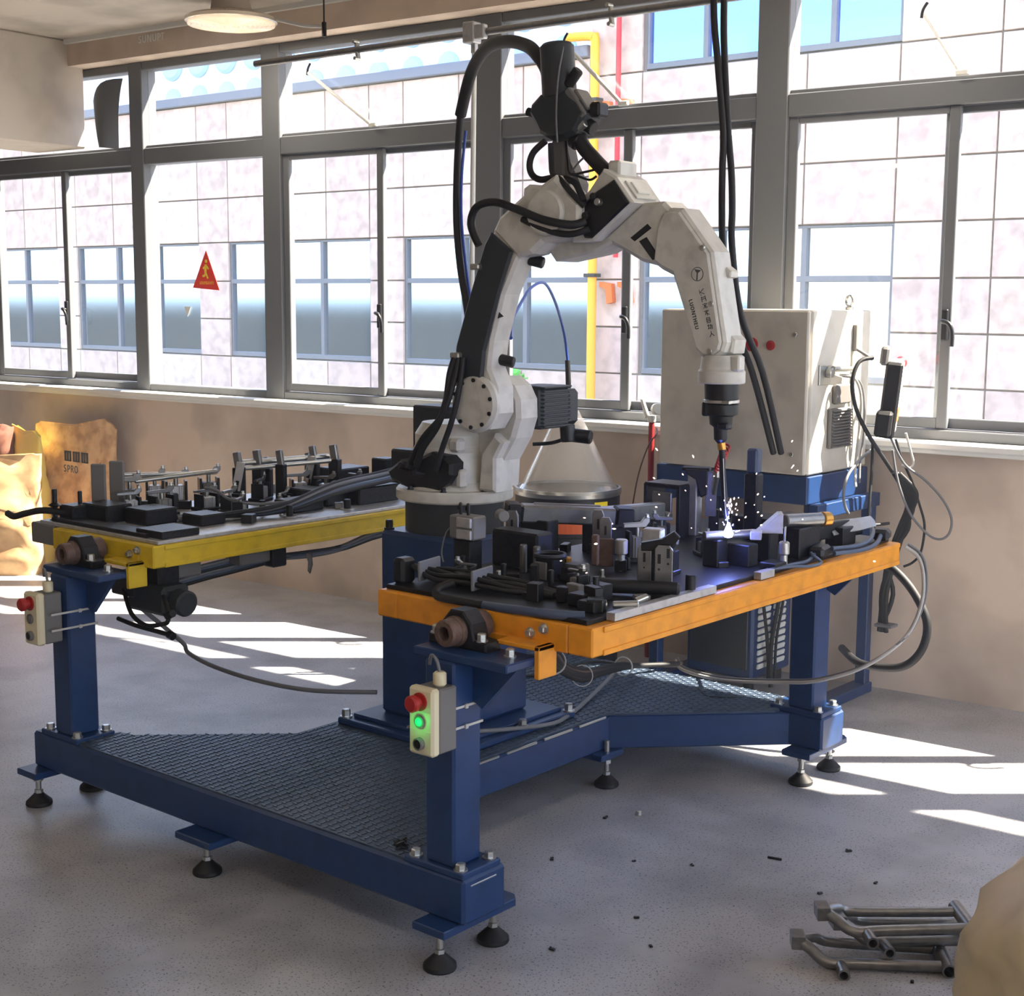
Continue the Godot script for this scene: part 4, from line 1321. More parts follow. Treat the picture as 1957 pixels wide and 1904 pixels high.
func build_right_fixture() -> void:
	var o := thing("welding_fixture", "cluttered dark welding fixture with clamps and hoses on the orange frame under the torch", "fixture", Vector3(-2.21, 0.824, -3.29))
	var ds: Material = mats.dark_steel
	var st: Material = mats.steel
	var al: Material = mats.aluminium
	var s := S()
	bx(s, Vector3(-2.535, 0.824, -4.05), Vector3(-1.90, DECK, -2.53), 0.002)
	part("base_plate", s, ds, o)
	s = S()
	bx(s, Vector3(-1.899, 0.826, -3.03), Vector3(-1.874, 0.845, -2.60), 0.001)
	part("edge_strip", s, al, o)
	s = S()
	bx(s, Vector3(-1.899, 0.826, -3.32), Vector3(-1.876, 0.846, -3.25), 0.001)
	part("edge_strip", s, al, o)
	# valve block at the left front
	blk(o, "valve_stand", ds, -2.50, DECK, -2.80, 0.06, 0.085, 0.05)
	s = S()
	box(s, Vector3(-2.50, DECK + 0.118, -2.80), Vector3(0.085, 0.062, 0.055), 0.004)
	var vb := part("air_valve", s, mats.box_grey, o)
	s = S()
	box(s, Vector3(-2.487, DECK + 0.133, -2.782), Vector3(0.05, 0.026, 0.032), 0.002)
	box(s, Vector3(-2.487, DECK + 0.102, -2.782), Vector3(0.05, 0.026, 0.032), 0.002)
	part("bright_block", s, al, vb)
	for x in [-2.525, -2.498]:
		hose(vb, [Vector3(x, DECK + 0.145, -2.80), Vector3(x, DECK + 0.168, -2.80), Vector3(x - 0.01, DECK + 0.175, -2.81), Vector3(x - 0.02, DECK + 0.16, -2.815)], 0.0045, mats.black_plastic, "elbow_fitting")
	s = S()
	cyl(s, Vector3(-2.44, DECK + 0.15, -2.86), Vector3(-2.41, DECK + 0.15, -2.84), 0.016, -1.0, 16, 0.003)
	part("gauge", s, mats.box_grey, vb)
	hose(vb, [Vector3(-2.54, DECK + 0.12, -2.80), Vector3(-2.565, DECK + 0.10, -2.79), Vector3(-2.575, DECK + 0.05, -2.78), Vector3(-2.56, DECK + 0.02, -2.77)], 0.0022, mats.hose_grey, "thin_tube")
	for q in [[-2.475, -2.754, 0.05, 0.0065], [-2.319, -2.734, 0.051, 0.0075], [-2.156, -2.721, 0.057, 0.0075], [-2.011, -2.71, 0.061, 0.008]]:
		pin(o, q[0], q[1], q[2], q[3])
	blk(o, "pin_block", ds, -2.011, DECK, -2.655, 0.05, 0.03, 0.05)
	blk(o, "pin_block", ds, -1.955, DECK, -2.62, 0.05, 0.026, 0.05)
	# the long bar that lies across the middle
	s = S()
	var t := Transform3D(frame_of(Vector3(0.16, -0.02, -0.23)), Vector3(-2.53, DECK + 0.125, -3.05))
	box(s, t * Vector3(0, 0.14, 0), Vector3(0.05, 0.28, 0.042), 0.006, t.basis)
	box(s, t * Vector3(0, 0.14, 0.012), Vector3(0.056, 0.20, 0.012), 0.003, t.basis)
	var lb := part("long_cylinder", s, st, o)
	s = S()
	box(s, t * Vector3(0, 0.305, 0), Vector3(0.056, 0.05, 0.05), 0.004, t.basis)
	part("end_cap", s, ds, lb)
	s = S()
	box(s, t * Vector3(0, -0.02, 0), Vector3(0.056, 0.04, 0.05), 0.004, t.basis)
	part("end_cap", s, ds, lb)
	blk(o, "bar_stand", ds, -2.50, DECK, -3.10, 0.10, 0.105, 0.05)
	blk(o, "bar_stand", ds, -2.40, DECK, -3.26, 0.10, 0.085, 0.06)
	blk(o, "dark_box", ds, -2.43, DECK, -2.94, 0.16, 0.10, 0.07, 0.006)
	for x in [-2.375, -2.33]:
		s = S()
		cyl(s, Vector3(x, DECK, -2.88), Vector3(x, DECK + 0.075, -2.88), 0.010, -1.0, 12, 0.002)
		part("guide_post", s, st, o)
	slotted_plate(o, -2.515, -3.0, 0.138, 0.036, 0.5, st)
	slotted_plate(o, -2.34, -3.16, 0.14, 0.032, 0.6, st)
	slotted_plate(o, -2.30, -3.14, 0.125, 0.034, 0.6, st)
	air_clamp(o, -2.25, -3.22, 0.12, 0.045, 0.9)
	blk(o, "copper_plate", mats.rusty_steel, -2.235, DECK + 0.01, -3.05, 0.045, 0.075, 0.01, 0.002, 0.6)
	s = S()
	cyl(s, Vector3(-2.196, DECK, -3.07), Vector3(-2.196, DECK + 0.045, -3.07), 0.010, -1.0, 14)
	cyl(s, Vector3(-2.196, DECK + 0.045, -3.07), Vector3(-2.196, DECK + 0.085, -3.07), 0.017, -1.0, 18, 0.003)
	part("white_cylinder", s, al, o)
	blk(o, "yellow_fitting", mats.brass, -2.25, DECK + 0.03, -2.90, 0.028, 0.025, 0.02, 0.004)
	blk(o, "swing_arm", mats.rusty_steel, -2.20, DECK + 0.03, -2.96, 0.018, 0.08, 0.02, 0.003, 0.4)
	s = S()
	lathe(s, [Vector2(0.036, 0), Vector2(0.042, 0), Vector2(0.044, 0.006), Vector2(0.042, 0.012), Vector2(0.036, 0.012), Vector2(0.034, 0.006), Vector2(0.036, 0)], 24, Transform3D(Basis(), Vector3(-2.27, DECK + 0.055, -2.86)))
	part("rest_ring", s, ds, o)
	blk(o, "ring_stand", ds, -2.27, DECK, -2.86, 0.06, 0.055, 0.05)
	blk(o, "round_base", ds, -2.19, DECK, -2.86, 0.06, 0.05, 0.06, 0.01)
	# two bright slotted plates near the right edge
	slotted_plate(o, -2.004, -2.90, 0.116, 0.034, 0.55, st)
	slotted_plate(o, -1.95, -2.905, 0.118, 0.044, 0.55, st, 2)
	blk(o, "dark_web", ds, -1.985, DECK, -2.925, 0.05, 0.10, 0.02, 0.002, 0.55)
	s = S()
	prism(s, [Vector2(-0.05, 0), Vector2(0.02, 0), Vector2(0.045, 0.035), Vector2(0.03, 0.05), Vector2(0, 0.03), Vector2(-0.05, 0.02)], -0.012, 0.012, Transform3D(Basis(Vector3.UP, 0.55), Vector3(-1.97, DECK + 0.10, -2.925)), 0.002)
	part("clamp_arm", s, ds, o)
	blk(o, "silver_block", al, -2.06, DECK + 0.10, -3.02, 0.05, 0.035, 0.04, 0.003, 0.3)
	blk(o, "block_stand", ds, -2.06, DECK, -3.02, 0.05, 0.10, 0.04, 0.003, 0.3)
	s = S()
	cyl(s, Vector3(-1.90, DECK, -2.95), Vector3(-1.90, DECK + 0.045, -2.95), 0.013, -1.0, 14, 0.002)
	part("end_stop", s, ds, o)
	# bars behind them
	s = S()
	var t2 := Transform3D(frame_of(Vector3(0.03, -0.004, -0.16)), Vector3(-2.46, DECK + 0.09, -3.36))
	box(s, t2 * Vector3(0, 0.1, 0), Vector3(0.05, 0.26, 0.035), 0.004, t2.basis)
	part("tie_bar", s, st, o)
	blk(o, "bar_stand", ds, -2.45, DECK, -3.42, 0.05, 0.075, 0.10)
	blk(o, "small_block", st, -2.51, DECK + 0.03, -3.61, 0.055, 0.05, 0.03)
	blk(o, "small_block", mats.rusty_steel, -2.485, DECK + 0.04, -3.66, 0.03, 0.06, 0.03)
	# dark open box frame at the back left
	for x in [-2.51, -2.39]:
		blk(o, "frame_wall", ds, x, DECK, -3.68, 0.014, 0.155, 0.10, 0.002)
	blk(o, "frame_top", ds, -2.45, DECK + 0.145, -3.68, 0.13, 0.014, 0.10, 0.003)
	blk(o, "inner_plate", st, -2.44, DECK + 0.06, -3.62, 0.07, 0.075, 0.008, 0.002)
	s = S()
	cyl(s, Vector3(-2.43, DECK + 0.07, -3.60), Vector3(-2.395, DECK + 0.066, -3.60), 0.013, -1.0, 14, 0.002)
	part("white_cylinder", s, mats.zinc, o)
	# tall column left of the arc, with a dark head
	blk(o, "column", al, -2.375, DECK, -3.70, 0.034, 0.20, 0.034, 0.003)
	s = S()
	prism(s, [Vector2(-0.035, 0), Vector2(0.03, 0), Vector2(0.03, -0.075), Vector2(0.012, -0.085), Vector2(-0.005, -0.03), Vector2(-0.035, -0.012)], -0.02, 0.02, Transform3D(Basis(Vector3.UP, 0.5), Vector3(-2.36, DECK + 0.205, -3.69)), 0.003)
	blk(o, "column_cap", ds, -2.37, DECK + 0.20, -3.70, 0.085, 0.010, 0.045, 0.002, 0.4)
	part("column_head", s, ds, o)
	blk(o, "clamp_plate", st, -2.33, DECK + 0.06, -3.72, 0.034, 0.14, 0.01, 0.002, 0.5)
	blk(o, "clamp_post", ds, -2.33, DECK, -3.74, 0.03, 0.08, 0.03, 0.002, 0.5)
	# red coiled air hose from the torch side down to the column
	var coil := []
	var c0 := Vector3(-2.06, 1.155, -3.36)
	var c1 := Vector3(-2.27, 1.05, -3.66)
	var f := frame_of(c1 - c0)
	for k in 64:
		var a := k * TAU / 8.0
		coil.append(c0.lerp(c1, k / 63.0) + (f.x * cos(a) + f.z * sin(a)) * 0.010)
	s = S()
	tube(s, coil, 0.0035, 6, 2)
	part("red_coil_hose", s, mats.button_red, o)
	s = S()
	box(s, Vector3(-2.285, 1.035, -3.68), Vector3(0.02, 0.03, 0.02), 0.004)
	cyl(s, Vector3(-2.285, 1.02, -3.68), Vector3(-2.30, 0.97, -3.69), 0.006, -1.0, 10)
	part("hose_fitting", s, mats.zinc, o)
	# grey blue column right of the torch
	blk(o, "column", ds, -2.20, DECK, -3.75, 0.045, 0.20, 0.04, 0.004)
	blk(o, "column_cap", mats.hose_blue_grey, -2.20, DECK + 0.20, -3.75, 0.038, 0.075, 0.034, 0.006)
	# the part that is being welded, held about 90 mm above the plate
	blk(o, "work_stand", ds, -2.0, DECK, -3.36, 0.07, 0.06, 0.05)
	blk(o, "work_stand", ds, -2.05, DECK, -3.30, 0.05, 0.075, 0.05)
	s = S()
	cyl(s, Vector3(-2.06, DECK + 0.085, -3.26), Vector3(-1.985, DECK + 0.085, -3.38), 0.013, -1.0, 18, 0.001)
	part("workpiece_tube", s, st, o)
	s = S()
	box(s, Vector3(-1.968, DECK + 0.085, -3.375), Vector3(0.03, 0.022, 0.055), 0.002, Basis(Vector3.UP, 0.5))
	part("workpiece_plate", s, al, o)
	s = S()
	prism(s, [Vector2(-0.03, 0), Vector2(0.03, 0.055), Vector2(0.042, 0.055), Vector2(0.042, 0.0)], -0.03, 0.03, Transform3D(Basis(Vector3.UP, 0.6), Vector3(-1.985, DECK + 0.08, -3.46)), 0.002)
	part("angle_plate", s, al, o)
	blk(o, "angle_stand", ds, -1.985, DECK, -3.46, 0.05, 0.08, 0.05)
	s = S()
	cyl(s, Vector3(-1.97, DECK + 0.105, -3.53), Vector3(-1.925, DECK + 0.10, -3.66), 0.019, -1.0, 18, 0.003)
	var hc := part("horizontal_cylinder", s, st, o)
	s = S()
	cyl(s, Vector3(-1.925, DECK + 0.10, -3.66), Vector3(-1.915, DECK + 0.098, -3.69), 0.021, -1.0, 18, 0.003)
	part("brass_end", s, mats.brass, hc)
	blk(o, "cylinder_stand", ds, -1.95, DECK, -3.60, 0.05, 0.085, 0.12)
	s = S()
	var t3 := Transform3D(frame_of(Vector3(0.05, -0.012, -0.40)), Vector3(-2.0, DECK + 0.055, -3.56))
	box(s, t3 * Vector3(0, 0.2, 0), Vector3(0.05, 0.40, 0.022), 0.003, t3.basis)
	part("rail", s, ds, o)
	s = S()
	sheet(s, [[Vector3(-1.99, DECK + 0.062, -3.82), Vector3(-1.97, DECK + 0.07, -3.86), Vector3(-1.945, DECK + 0.072, -3.90), Vector3(-1.925, DECK + 0.075, -3.97)], [Vector3(-1.965, DECK + 0.05, -3.80), Vector3(-1.95, DECK + 0.056, -3.85), Vector3(-1.925, DECK + 0.058, -3.89), Vector3(-1.905, DECK + 0.063, -3.96)], [Vector3(-1.95, DECK + 0.035, -3.79), Vector3(-1.935, DECK + 0.04, -3.84), Vector3(-1.915, DECK + 0.043, -3.88), Vector3(-1.895, DECK + 0.05, -3.95)]], 0.004)
	part("deflector", s, al, o)
	blk(o, "rail_stand", ds, -1.96, DECK, -3.85, 0.06, 0.055, 0.08)
	blk(o, "rail_stand", ds, -2.10, DECK, -3.84, 0.12, 0.075, 0.10)
	blk(o, "low_block", ds, -2.25, DECK, -3.90, 0.16, 0.05, 0.12)
	s = S()
	cyl(s, Vector3(-1.895, DECK, -3.40), Vector3(-1.895, DECK + 0.035, -3.40), 0.010, -1.0, 12)
	cyl(s, Vector3(-1.895, DECK + 0.035, -3.40), Vector3(-1.895, DECK + 0.072, -3.40), 0.0145, -1.0, 16, 0.004)
	cyl(s, Vector3(-1.895, DECK + 0.072, -3.40), Vector3(-1.893, DECK + 0.112, -3.40), 0.003, -1.0, 8)
	part("silver_spout", s, mats.zinc, o)
	blk(o, "spout_base", ds, -1.91, DECK, -3.37, 0.05, 0.02, 0.06)
	# fitting with four blue grey hoses at the far right corner
	blk(o, "hose_manifold", mats.black_plastic, -1.905, DECK, -3.62, 0.045, 0.032, 0.08, 0.008, 0.2)
	hose(o, [Vector3(-1.885, DECK + 0.02, -3.655), Vector3(-1.865, DECK + 0.016, -3.76), Vector3(-1.87, DECK + 0.02, -3.85), Vector3(-1.90, DECK + 0.028, -3.94), Vector3(-1.93, DECK + 0.03, -4.0)], 0.0065, mats.hose_blue_grey)
	hose(o, [Vector3(-1.875, DECK + 0.008, -3.65), Vector3(-1.855, DECK + 0.004, -3.77), Vector3(-1.858, DECK + 0.008, -3.87), Vector3(-1.89, DECK + 0.018, -3.97), Vector3(-1.92, DECK + 0.02, -4.03)], 0.0065, mats.hose_blue_grey)
	hose(o, [Vector3(-1.90, DECK + 0.012, -3.58), Vector3(-1.88, DECK + 0.006, -3.50), Vector3(-1.885, DECK + 0.006, -3.43), Vector3(-1.89, DECK + 0.006, -3.35), Vector3(-1.895, DECK + 0.004, -3.28)], 0.005, mats.hose_blue_grey)
	hose(o, [Vector3(-1.91, DECK + 0.015, -3.58), Vector3(-1.885, DECK + 0.018, -3.54), Vector3(-1.868, DECK - 0.004, -3.56), Vector3(-1.868, DECK - 0.006, -3.50), Vector3(-1.88, DECK + 0.004, -3.40), Vector3(-1.895, DECK + 0.006, -3.30)], 0.0045, mats.hose_blue_grey)
	blk(o, "corner_connector", mats.black_plastic, -1.90, DECK, -4.0, 0.05, 0.035, 0.06, 0.01, 0.3)
	# fat black grip near the front right corner
	s = S()
	cyl(s, Vector3(-2.06, DECK + 0.022, -2.79), Vector3(-1.885, DECK + 0.022, -2.88), 0.019, 0.016, 20, 0.005)
	part("rubber_grip", s, mats.rubber, o)
	s = S()
	cyl(s, Vector3(-1.925, DECK + 0.012, -2.66), Vector3(-1.88, DECK + 0.014, -2.70), 0.009, -1.0, 14, 0.002)
	cyl(s, Vector3(-1.935, DECK + 0.012, -2.65), Vector3(-1.945, DECK + 0.012, -2.64), 0.012, -1.0, 6)
	cyl(s, Vector3(-1.905, DECK + 0.014, -2.725), Vector3(-1.89, DECK + 0.022, -2.75), 0.008, -1.0, 12)
	part("hose_fitting", s, mats.zinc, o)
	# ribbed hose along the front edge and cable bundle at the left
	hose(o, [Vector3(-2.20, DECK - 0.005, -2.52), Vector3(-2.13, DECK - 0.002, -2.515), Vector3(-2.05, DECK + 0.002, -2.515), Vector3(-1.98, DECK + 0.002, -2.53), Vector3(-1.93, DECK + 0.002, -2.56)], 0.011, mats.hose_blue_grey)
	hose(o, [Vector3(-2.20, DECK - 0.004, -2.515), Vector3(-2.28, DECK - 0.002, -2.505), Vector3(-2.335, DECK, -2.505), Vector3(-2.345, DECK + 0.016, -2.52), Vector3(-2.32, DECK + 0.03, -2.55)], 0.010, mats.rubber)
	for k in 7:
		var dz := k * 0.012
		hose(o, [Vector3(-2.53 + k * 0.004, DECK + 0.055 - k * 0.004, -2.58 - dz * 0.5), Vector3(-2.50, DECK + 0.045 - k * 0.004, -2.585 - dz), Vector3(-2.43, DECK + 0.018 + (k % 3) * 0.008, -2.59 - dz), Vector3(-2.33, DECK + 0.02 + (k % 2) * 0.012, -2.60 - dz), Vector3(-2.22, DECK + 0.012 + (k % 3) * 0.007, -2.62 - dz), Vector3(-2.10, DECK + 0.01, -2.66 - dz * 0.5)], 0.0065, mats.rubber)
	for q in [Vector3(-2.47, DECK + 0.035, -2.62), Vector3(-2.31, DECK + 0.028, -2.64)]:
		s = S()
		box(s, q, Vector3(0.008, 0.05, 0.10), 0.002, Basis(Vector3.UP, 0.2))
		part("cable_tie", s, mats.hose_grey, o)
	blk(o, "cable_block", mats.black_plastic, -2.515, DECK, -2.575, 0.04, 0.065, 0.05, 0.008)
	# small clutter between: bolts, fittings, low blocks
	for k in 34:
		var x := rng.randf_range(-2.5, -1.93)
		var z := rng.randf_range(-3.3, -2.62)
		var h := rng.randf_range(0.012, 0.05)
		if rng.randf() < 0.4:
			s = S()
			bolt(s, Vector3(x, DECK, z), Vector3.UP, rng.randf_range(0.005, 0.009), h * 0.7)
			part("bolt", s, [mats.zinc, ds, ds][k % 3], o)
		else:
			blk(o, "small_block", [ds, mats.black_plastic, ds, mats.box_grey][k % 4], x, DECK, z, rng.randf_range(0.02, 0.05), h, rng.randf_range(0.02, 0.05), 0.002, rng.randf() * 1.5)
	for q in [[-2.42, -2.70, 0.05], [-2.12, -2.78, 0.06], [-2.08, -3.12, 0.09], [-2.16, -3.42, 0.07], [-2.36, -3.50, 0.09]]:
		air_clamp(o, q[0], q[1], q[2], 0.036, q[0] * 9.0)
	# cables under the table
	for k in 5:
		hose(o, [Vector3(-2.20, 0.80, -2.66 - 0.02 * k), Vector3(-2.20 + 0.008 * k, 0.70, -2.74), Vector3(-2.235, 0.63 + 0.004 * k, -2.82 - 0.01 * k), Vector3(-2.36, 0.53 + 0.006 * k, -3.05), Vector3(-2.58, 0.40 + 0.008 * k, -3.42), Vector3(-2.73, 0.335 + 0.005 * k, -3.70), Vector3(-2.82, 0.29 + 0.004 * k, -3.95), Vector3(-2.85, 0.262, -4.12), Vector3(-2.79, 0.25, -4.25 - 0.01 * k)], 0.0095 if k < 3 else 0.007, mats.rubber if k != 3 else mats.rusty_steel)
	for q in [[Vector3(-2.24, 0.625, -2.84), Vector3(0.1, 0.1, 0.2)], [Vector3(-2.60, 0.405, -3.44), Vector3(0.2, 0.1, 0.3)], [Vector3(-2.83, 0.29, -3.98), Vector3(0.1, 0.05, 0.4)]]:
		s = S()
		lathe(s, [Vector2(0.031, -0.003), Vector2(0.034, -0.003), Vector2(0.034, 0.003), Vector2(0.031, 0.003), Vector2(0.031, -0.003)], 18, Transform3D(frame_of(q[1] * Vector3(-1, -1, -1)), q[0]))
		part("cable_tie", s, mats.cable_white, o)

func build_left_fixture() -> void:
	var o := thing("welding_fixture", "grey welding fixture crowded with upright clamps and silver fingers on the yellow frame", "fixture", Vector3(-3.8, 0.824, -3.29))
	var ds: Material = mats.dark_steel
	var st: Material = mats.steel
	var al: Material = mats.aluminium
	var s := S()
	bx(s, Vector3(-4.11, 0.824, -4.05), Vector3(-3.485, DECK, -2.535), 0.002)
	part("base_plate", s, al, o)
	blk(o, "end_block", mats.box_grey, -4.09, 0.760, -2.555, 0.13, 0.066, 0.05, 0.004)
	s = S()
	bx(s, Vector3(-4.06, DECK, -2.62), Vector3(-3.56, DECK + 0.012, -2.545), 0.002)
	bx(s, Vector3(-3.63, DECK, -2.70), Vector3(-3.50, DECK + 0.022, -2.56), 0.003)
	part("front_bar", s, ds, o)
	for q in [[-4.06, -2.726, 0.169, 0.048], [-4.06, -2.797, 0.173, 0.049]]:
		blk(o, "upright_plate", mats.box_grey, q[0], DECK, q[1], q[3], q[2], 0.014, 0.003, 0.6)
	for q in [[-4.06, -2.845, 0.127, 0.05], [-4.06, -2.946, 0.134, 0.048], [-4.05, -3.026, 0.124, 0.06], [-4.03, -3.151, 0.126, 0.056], [-3.977, -2.788, 0.087, 0.05], [-3.901, -2.857, 0.096, 0.06], [-3.888, -3.03, 0.08, 0.055], [-3.782, -3.045, 0.088, 0.045], [-3.70, -3.02, 0.07, 0.04]]:
		air_clamp(o, q[0], q[1], q[2], q[3], 0.6 + q[0] * 3.0, int(q[1] * 1000.0) % 2 == 0)
	# the row of tall fingers
	for q in [[-3.904, -3.184, 0.182, 0.024, 1], [-3.956, -3.315, 0.176, 0.025, 0], [-3.984, -3.382, 0.144, 0.019, 0], [-3.897, -3.368, 0.176, 0.022, 0], [-3.927, -3.529, 0.152, 0.019, 1], [-3.914, -3.541, 0.177, 0.023, 0], [-3.858, -3.592, 0.181, 0.026, 0]]:
		s = S()
		var at := Vector3(q[0], DECK, q[1])
		box(s, at + Vector3(0, q[2] * 0.36, 0), Vector3(q[3] * 1.5, q[2] * 0.72, q[3] * 1.6), 0.003, Basis(Vector3.UP, 0.5))
		var fg := part("clamp_finger", s, ds, o)
		s = S()
		var b := Basis(Vector3.UP, 0.5) * Basis(Vector3.BACK, 0.16)
		box(s, at + Vector3(-0.004, q[2] * 0.84, 0), Vector3(q[3], q[2] * 0.34, q[3]), 0.003, b)
		part("finger_tip", s, st, fg)
		if q[4] == 1:
			s = S()
			var t := Transform3D(Basis(Vector3.UP, 0.75) * Basis(Vector3.BACK, -0.2), at + Vector3(0.018, q[2] * 0.30, 0.03))
			prism(s, [Vector2(-0.014, 0.03), Vector2(-0.014, 0.1), Vector2(0.014, 0.1), Vector2(0.014, 0.03), Vector2(0.014, 0.0), Vector2(0.006, 0.0), Vector2(0.006, 0.035), Vector2(-0.006, 0.035), Vector2(-0.006, 0.0), Vector2(-0.014, 0.0)], -0.003, 0.003, t)
			part("fork_plate", s, al, fg)
	for q in [[Vector3(-3.98, DECK + 0.135, -3.24), Vector3(-3.90, DECK + 0.135, -3.60), 0.011], [Vector3(-3.94, DECK + 0.12, -3.22), Vector3(-3.86, DECK + 0.125, -3.58), 0.008], [Vector3(-4.05, DECK + 0.10, -2.86), Vector3(-3.98, DECK + 0.115, -3.15), 0.008], [Vector3(-4.08, DECK + 0.125, -2.80), Vector3(-4.0, DECK + 0.11, -3.10), 0.006]]:
		s = S()
		cyl(s, q[0], q[1], q[2], -1.0, 14, 0.001)
		part("clamped_tube", s, mats.zinc, o)
	for q in [[-3.93, -3.30, 0.09, 0.05], [-3.88, -3.44, 0.10, 0.055], [-3.83, -3.52, 0.085, 0.05], [-3.80, -3.30, 0.05, 0.04], [-3.78, -3.62, 0.09, 0.05], [-3.74, -3.48, 0.06, 0.045], [-3.70, -3.20, 0.045, 0.04]]:
		air_clamp(o, q[0], q[1], q[2], q[3], q[1] * 7.0, true)
	for q in [[-3.74, -3.40, 0.20, 0.05, 0.10], [-3.62, -3.55, 0.07, 0.06, 0.20], [-3.66, -3.24, 0.10, 0.04, 0.14], [-3.87, -3.86, 0.08, 0.113, 0.07], [-3.82, -3.90, 0.06, 0.135, 0.06], [-3.98, -3.75, 0.12, 0.08, 0.16], [-3.72, -3.80, 0.14, 0.07, 0.14], [-3.95, -2.68, 0.14, 0.055, 0.10], [-3.80, -2.74, 0.12, 0.05, 0.12], [-3.66, -2.84, 0.10, 0.035, 0.1], [-4.03, -2.62, 0.08, 0.05, 0.08]]:
		blk(o, "dark_block", ds, q[0], DECK, q[1], q[2], q[3], q[4], 0.005)
	for q in [[-3.66, -3.08, 0.05, 0.01], [-3.56, -3.11, 0.04, 0.011], [-4.075, -2.57, 0.10, 0.008], [-4.04, -2.64, 0.09, 0.007], [-3.55, -3.36, 0.035, 0.012]]:
		pin(o, q[0], q[1], q[2], q[3])
	s = S()
	lathe(s, [Vector2(0.008, 0), Vector2(0.022, 0.008), Vector2(0.008, 0.016)], 16, Transform3D(Basis(), Vector3(-4.075, DECK + 0.04, -2.57)))
	part("pin_flange", s, ds, o)
	hose(o, [Vector3(-4.24, DECK + 0.012, -2.50), Vector3(-4.20, DECK + 0.006, -2.50), Vector3(-4.16, DECK + 0.018, -2.52), Vector3(-4.10, DECK + 0.03, -2.55), Vector3(-4.02, DECK + 0.02, -2.60)], 0.011, mats.rubber, "handle")
	# hoses along the near edge
	for k in 5:
		hose(o, [Vector3(-3.80 + 0.02 * k, DECK + 0.012, -2.80), Vector3(-3.66 + 0.01 * k, DECK + 0.012 + 0.004 * k, -2.95), Vector3(-3.58, DECK + 0.02 + 0.006 * k, -3.12), Vector3(-3.56 - 0.012 * k, DECK + 0.06 + 0.006 * k, -3.35), Vector3(-3.57 - 0.015 * k, DECK + 0.075 + 0.005 * k, -3.56), Vector3(-3.60, DECK + 0.08 + 0.008 * k, -3.76), Vector3(-3.50 + 0.01 * k, DECK + 0.08, -3.95)], 0.0075, [mats.rubber, mats.hose_blue_grey, mats.rubber, mats.hose_grey, mats.rubber][k])
	hose(o, [Vector3(-3.83, DECK + 0.085, -2.98), Vector3(-3.78, DECK + 0.08, -2.99), Vector3(-3.73, DECK + 0.055, -3.0), Vector3(-3.66, DECK + 0.04, -3.05), Vector3(-3.60, DECK + 0.045, -3.14)], 0.005, mats.hose_grey)
	for k in 26:
		var x := rng.randf_range(-4.06, -3.55)
		var z := rng.randf_range(-3.95, -2.66)
		var h := rng.randf_range(0.012, 0.06)
		if rng.randf() < 0.35:
			s = S()
			bolt(s, Vector3(x, DECK, z), Vector3.UP, rng.randf_range(0.005, 0.009), h * 0.6)
			part("bolt", s, mats.zinc, o)
		else:
			blk(o, "small_block", [ds, mats.box_grey, ds, st][k % 4], x, DECK, z, rng.randf_range(0.02, 0.05), h, rng.randf_range(0.02, 0.05), 0.002, rng.randf() * 1.5)
	# what hangs below: valve blocks, brackets and a sagging bundle
	for q in [[-3.66, 0.695, -2.68, 0.20, 0.06, 0.14], [-3.60, 0.66, -2.62, 0.10, 0.09, 0.08], [-3.56, 0.71, -2.95, 0.08, 0.05, 0.16], [-3.53, 0.69, -3.02, 0.05, 0.07, 0.06], [-3.54, 0.715, -3.62, 0.06, 0.045, 0.06], [-3.70, 0.64, -2.60, 0.12, 0.07, 0.09]]:
		blk(o, "valve_block", mats.box_grey if q[5] > 0.1 else ds, q[0], q[1], q[2], q[3], q[4], q[5], 0.005)
	for k in 6:
		hose(o, [Vector3(-3.72 + 0.02 * k, 0.72, -2.60), Vector3(-3.66, 0.655 + 0.006 * k, -2.68), Vector3(-3.60, 0.675 + 0.008 * k, -2.82), Vector3(-3.55, 0.70 + 0.006 * k, -2.98), Vector3(-3.535, 0.715 - 0.006 * (k % 3), -3.16), Vector3(-3.54, 0.705 + 0.008 * (k % 2), -3.32), Vector3(-3.53, 0.73 + 0.003 * k, -3.50), Vector3(-3.51, 0.725 - 0.007 * (k % 3), -3.68), Vector3(-3.50, 0.745, -3.86)], 0.0078, [mats.rubber, mats.hose_blue_grey, mats.hose_grey][k % 3], "sagging_hose")
	s = S()
	prism(s, [Vector2(-0.02, 0.05), Vector2(0.03, 0.05), Vector2(0.025, 0.02), Vector2(0.012, 0.0), Vector2(0.006, -0.035), Vector2(-0.012, -0.035), Vector2(-0.01, 0.0), Vector2(-0.02, 0.02)], -0.012, 0.012, Transform3D(Basis(Vector3.UP, 0.6), Vector3(-3.52, 0.69, -3.72)), 0.002)
	prism(s, [Vector2(-0.01, 0.05), Vector2(0.012, 0.05), Vector2(0.016, 0.01), Vector2(0.008, -0.02), Vector2(0.0, -0.01), Vector2(0.002, 0.02)], -0.008, 0.008, Transform3D(Basis(Vector3.UP, 0.6), Vector3(-3.53, 0.665, -3.16)), 0.002)
	part("hanging_bracket", s, st, o)
	hose(o, [Vector3(-3.70, 0.66, -2.56), Vector3(-3.62, 0.60, -2.53), Vector3(-3.55, 0.575, -2.53), Vector3(-3.47, 0.59, -2.53), Vector3(-3.44, 0.605, -2.53), Vector3(-3.455, 0.64, -2.54), Vector3(-3.50, 0.665, -2.56)], 0.007, mats.rubber, "hose_loop")
	hose(o, [Vector3(-3.69, 0.575, -2.53), Vector3(-3.60, 0.567, -2.53), Vector3(-3.50, 0.565, -2.53), Vector3(-3.42, 0.563, -2.53)], 0.007, mats.rubber, "hose_loop")
	s = S()
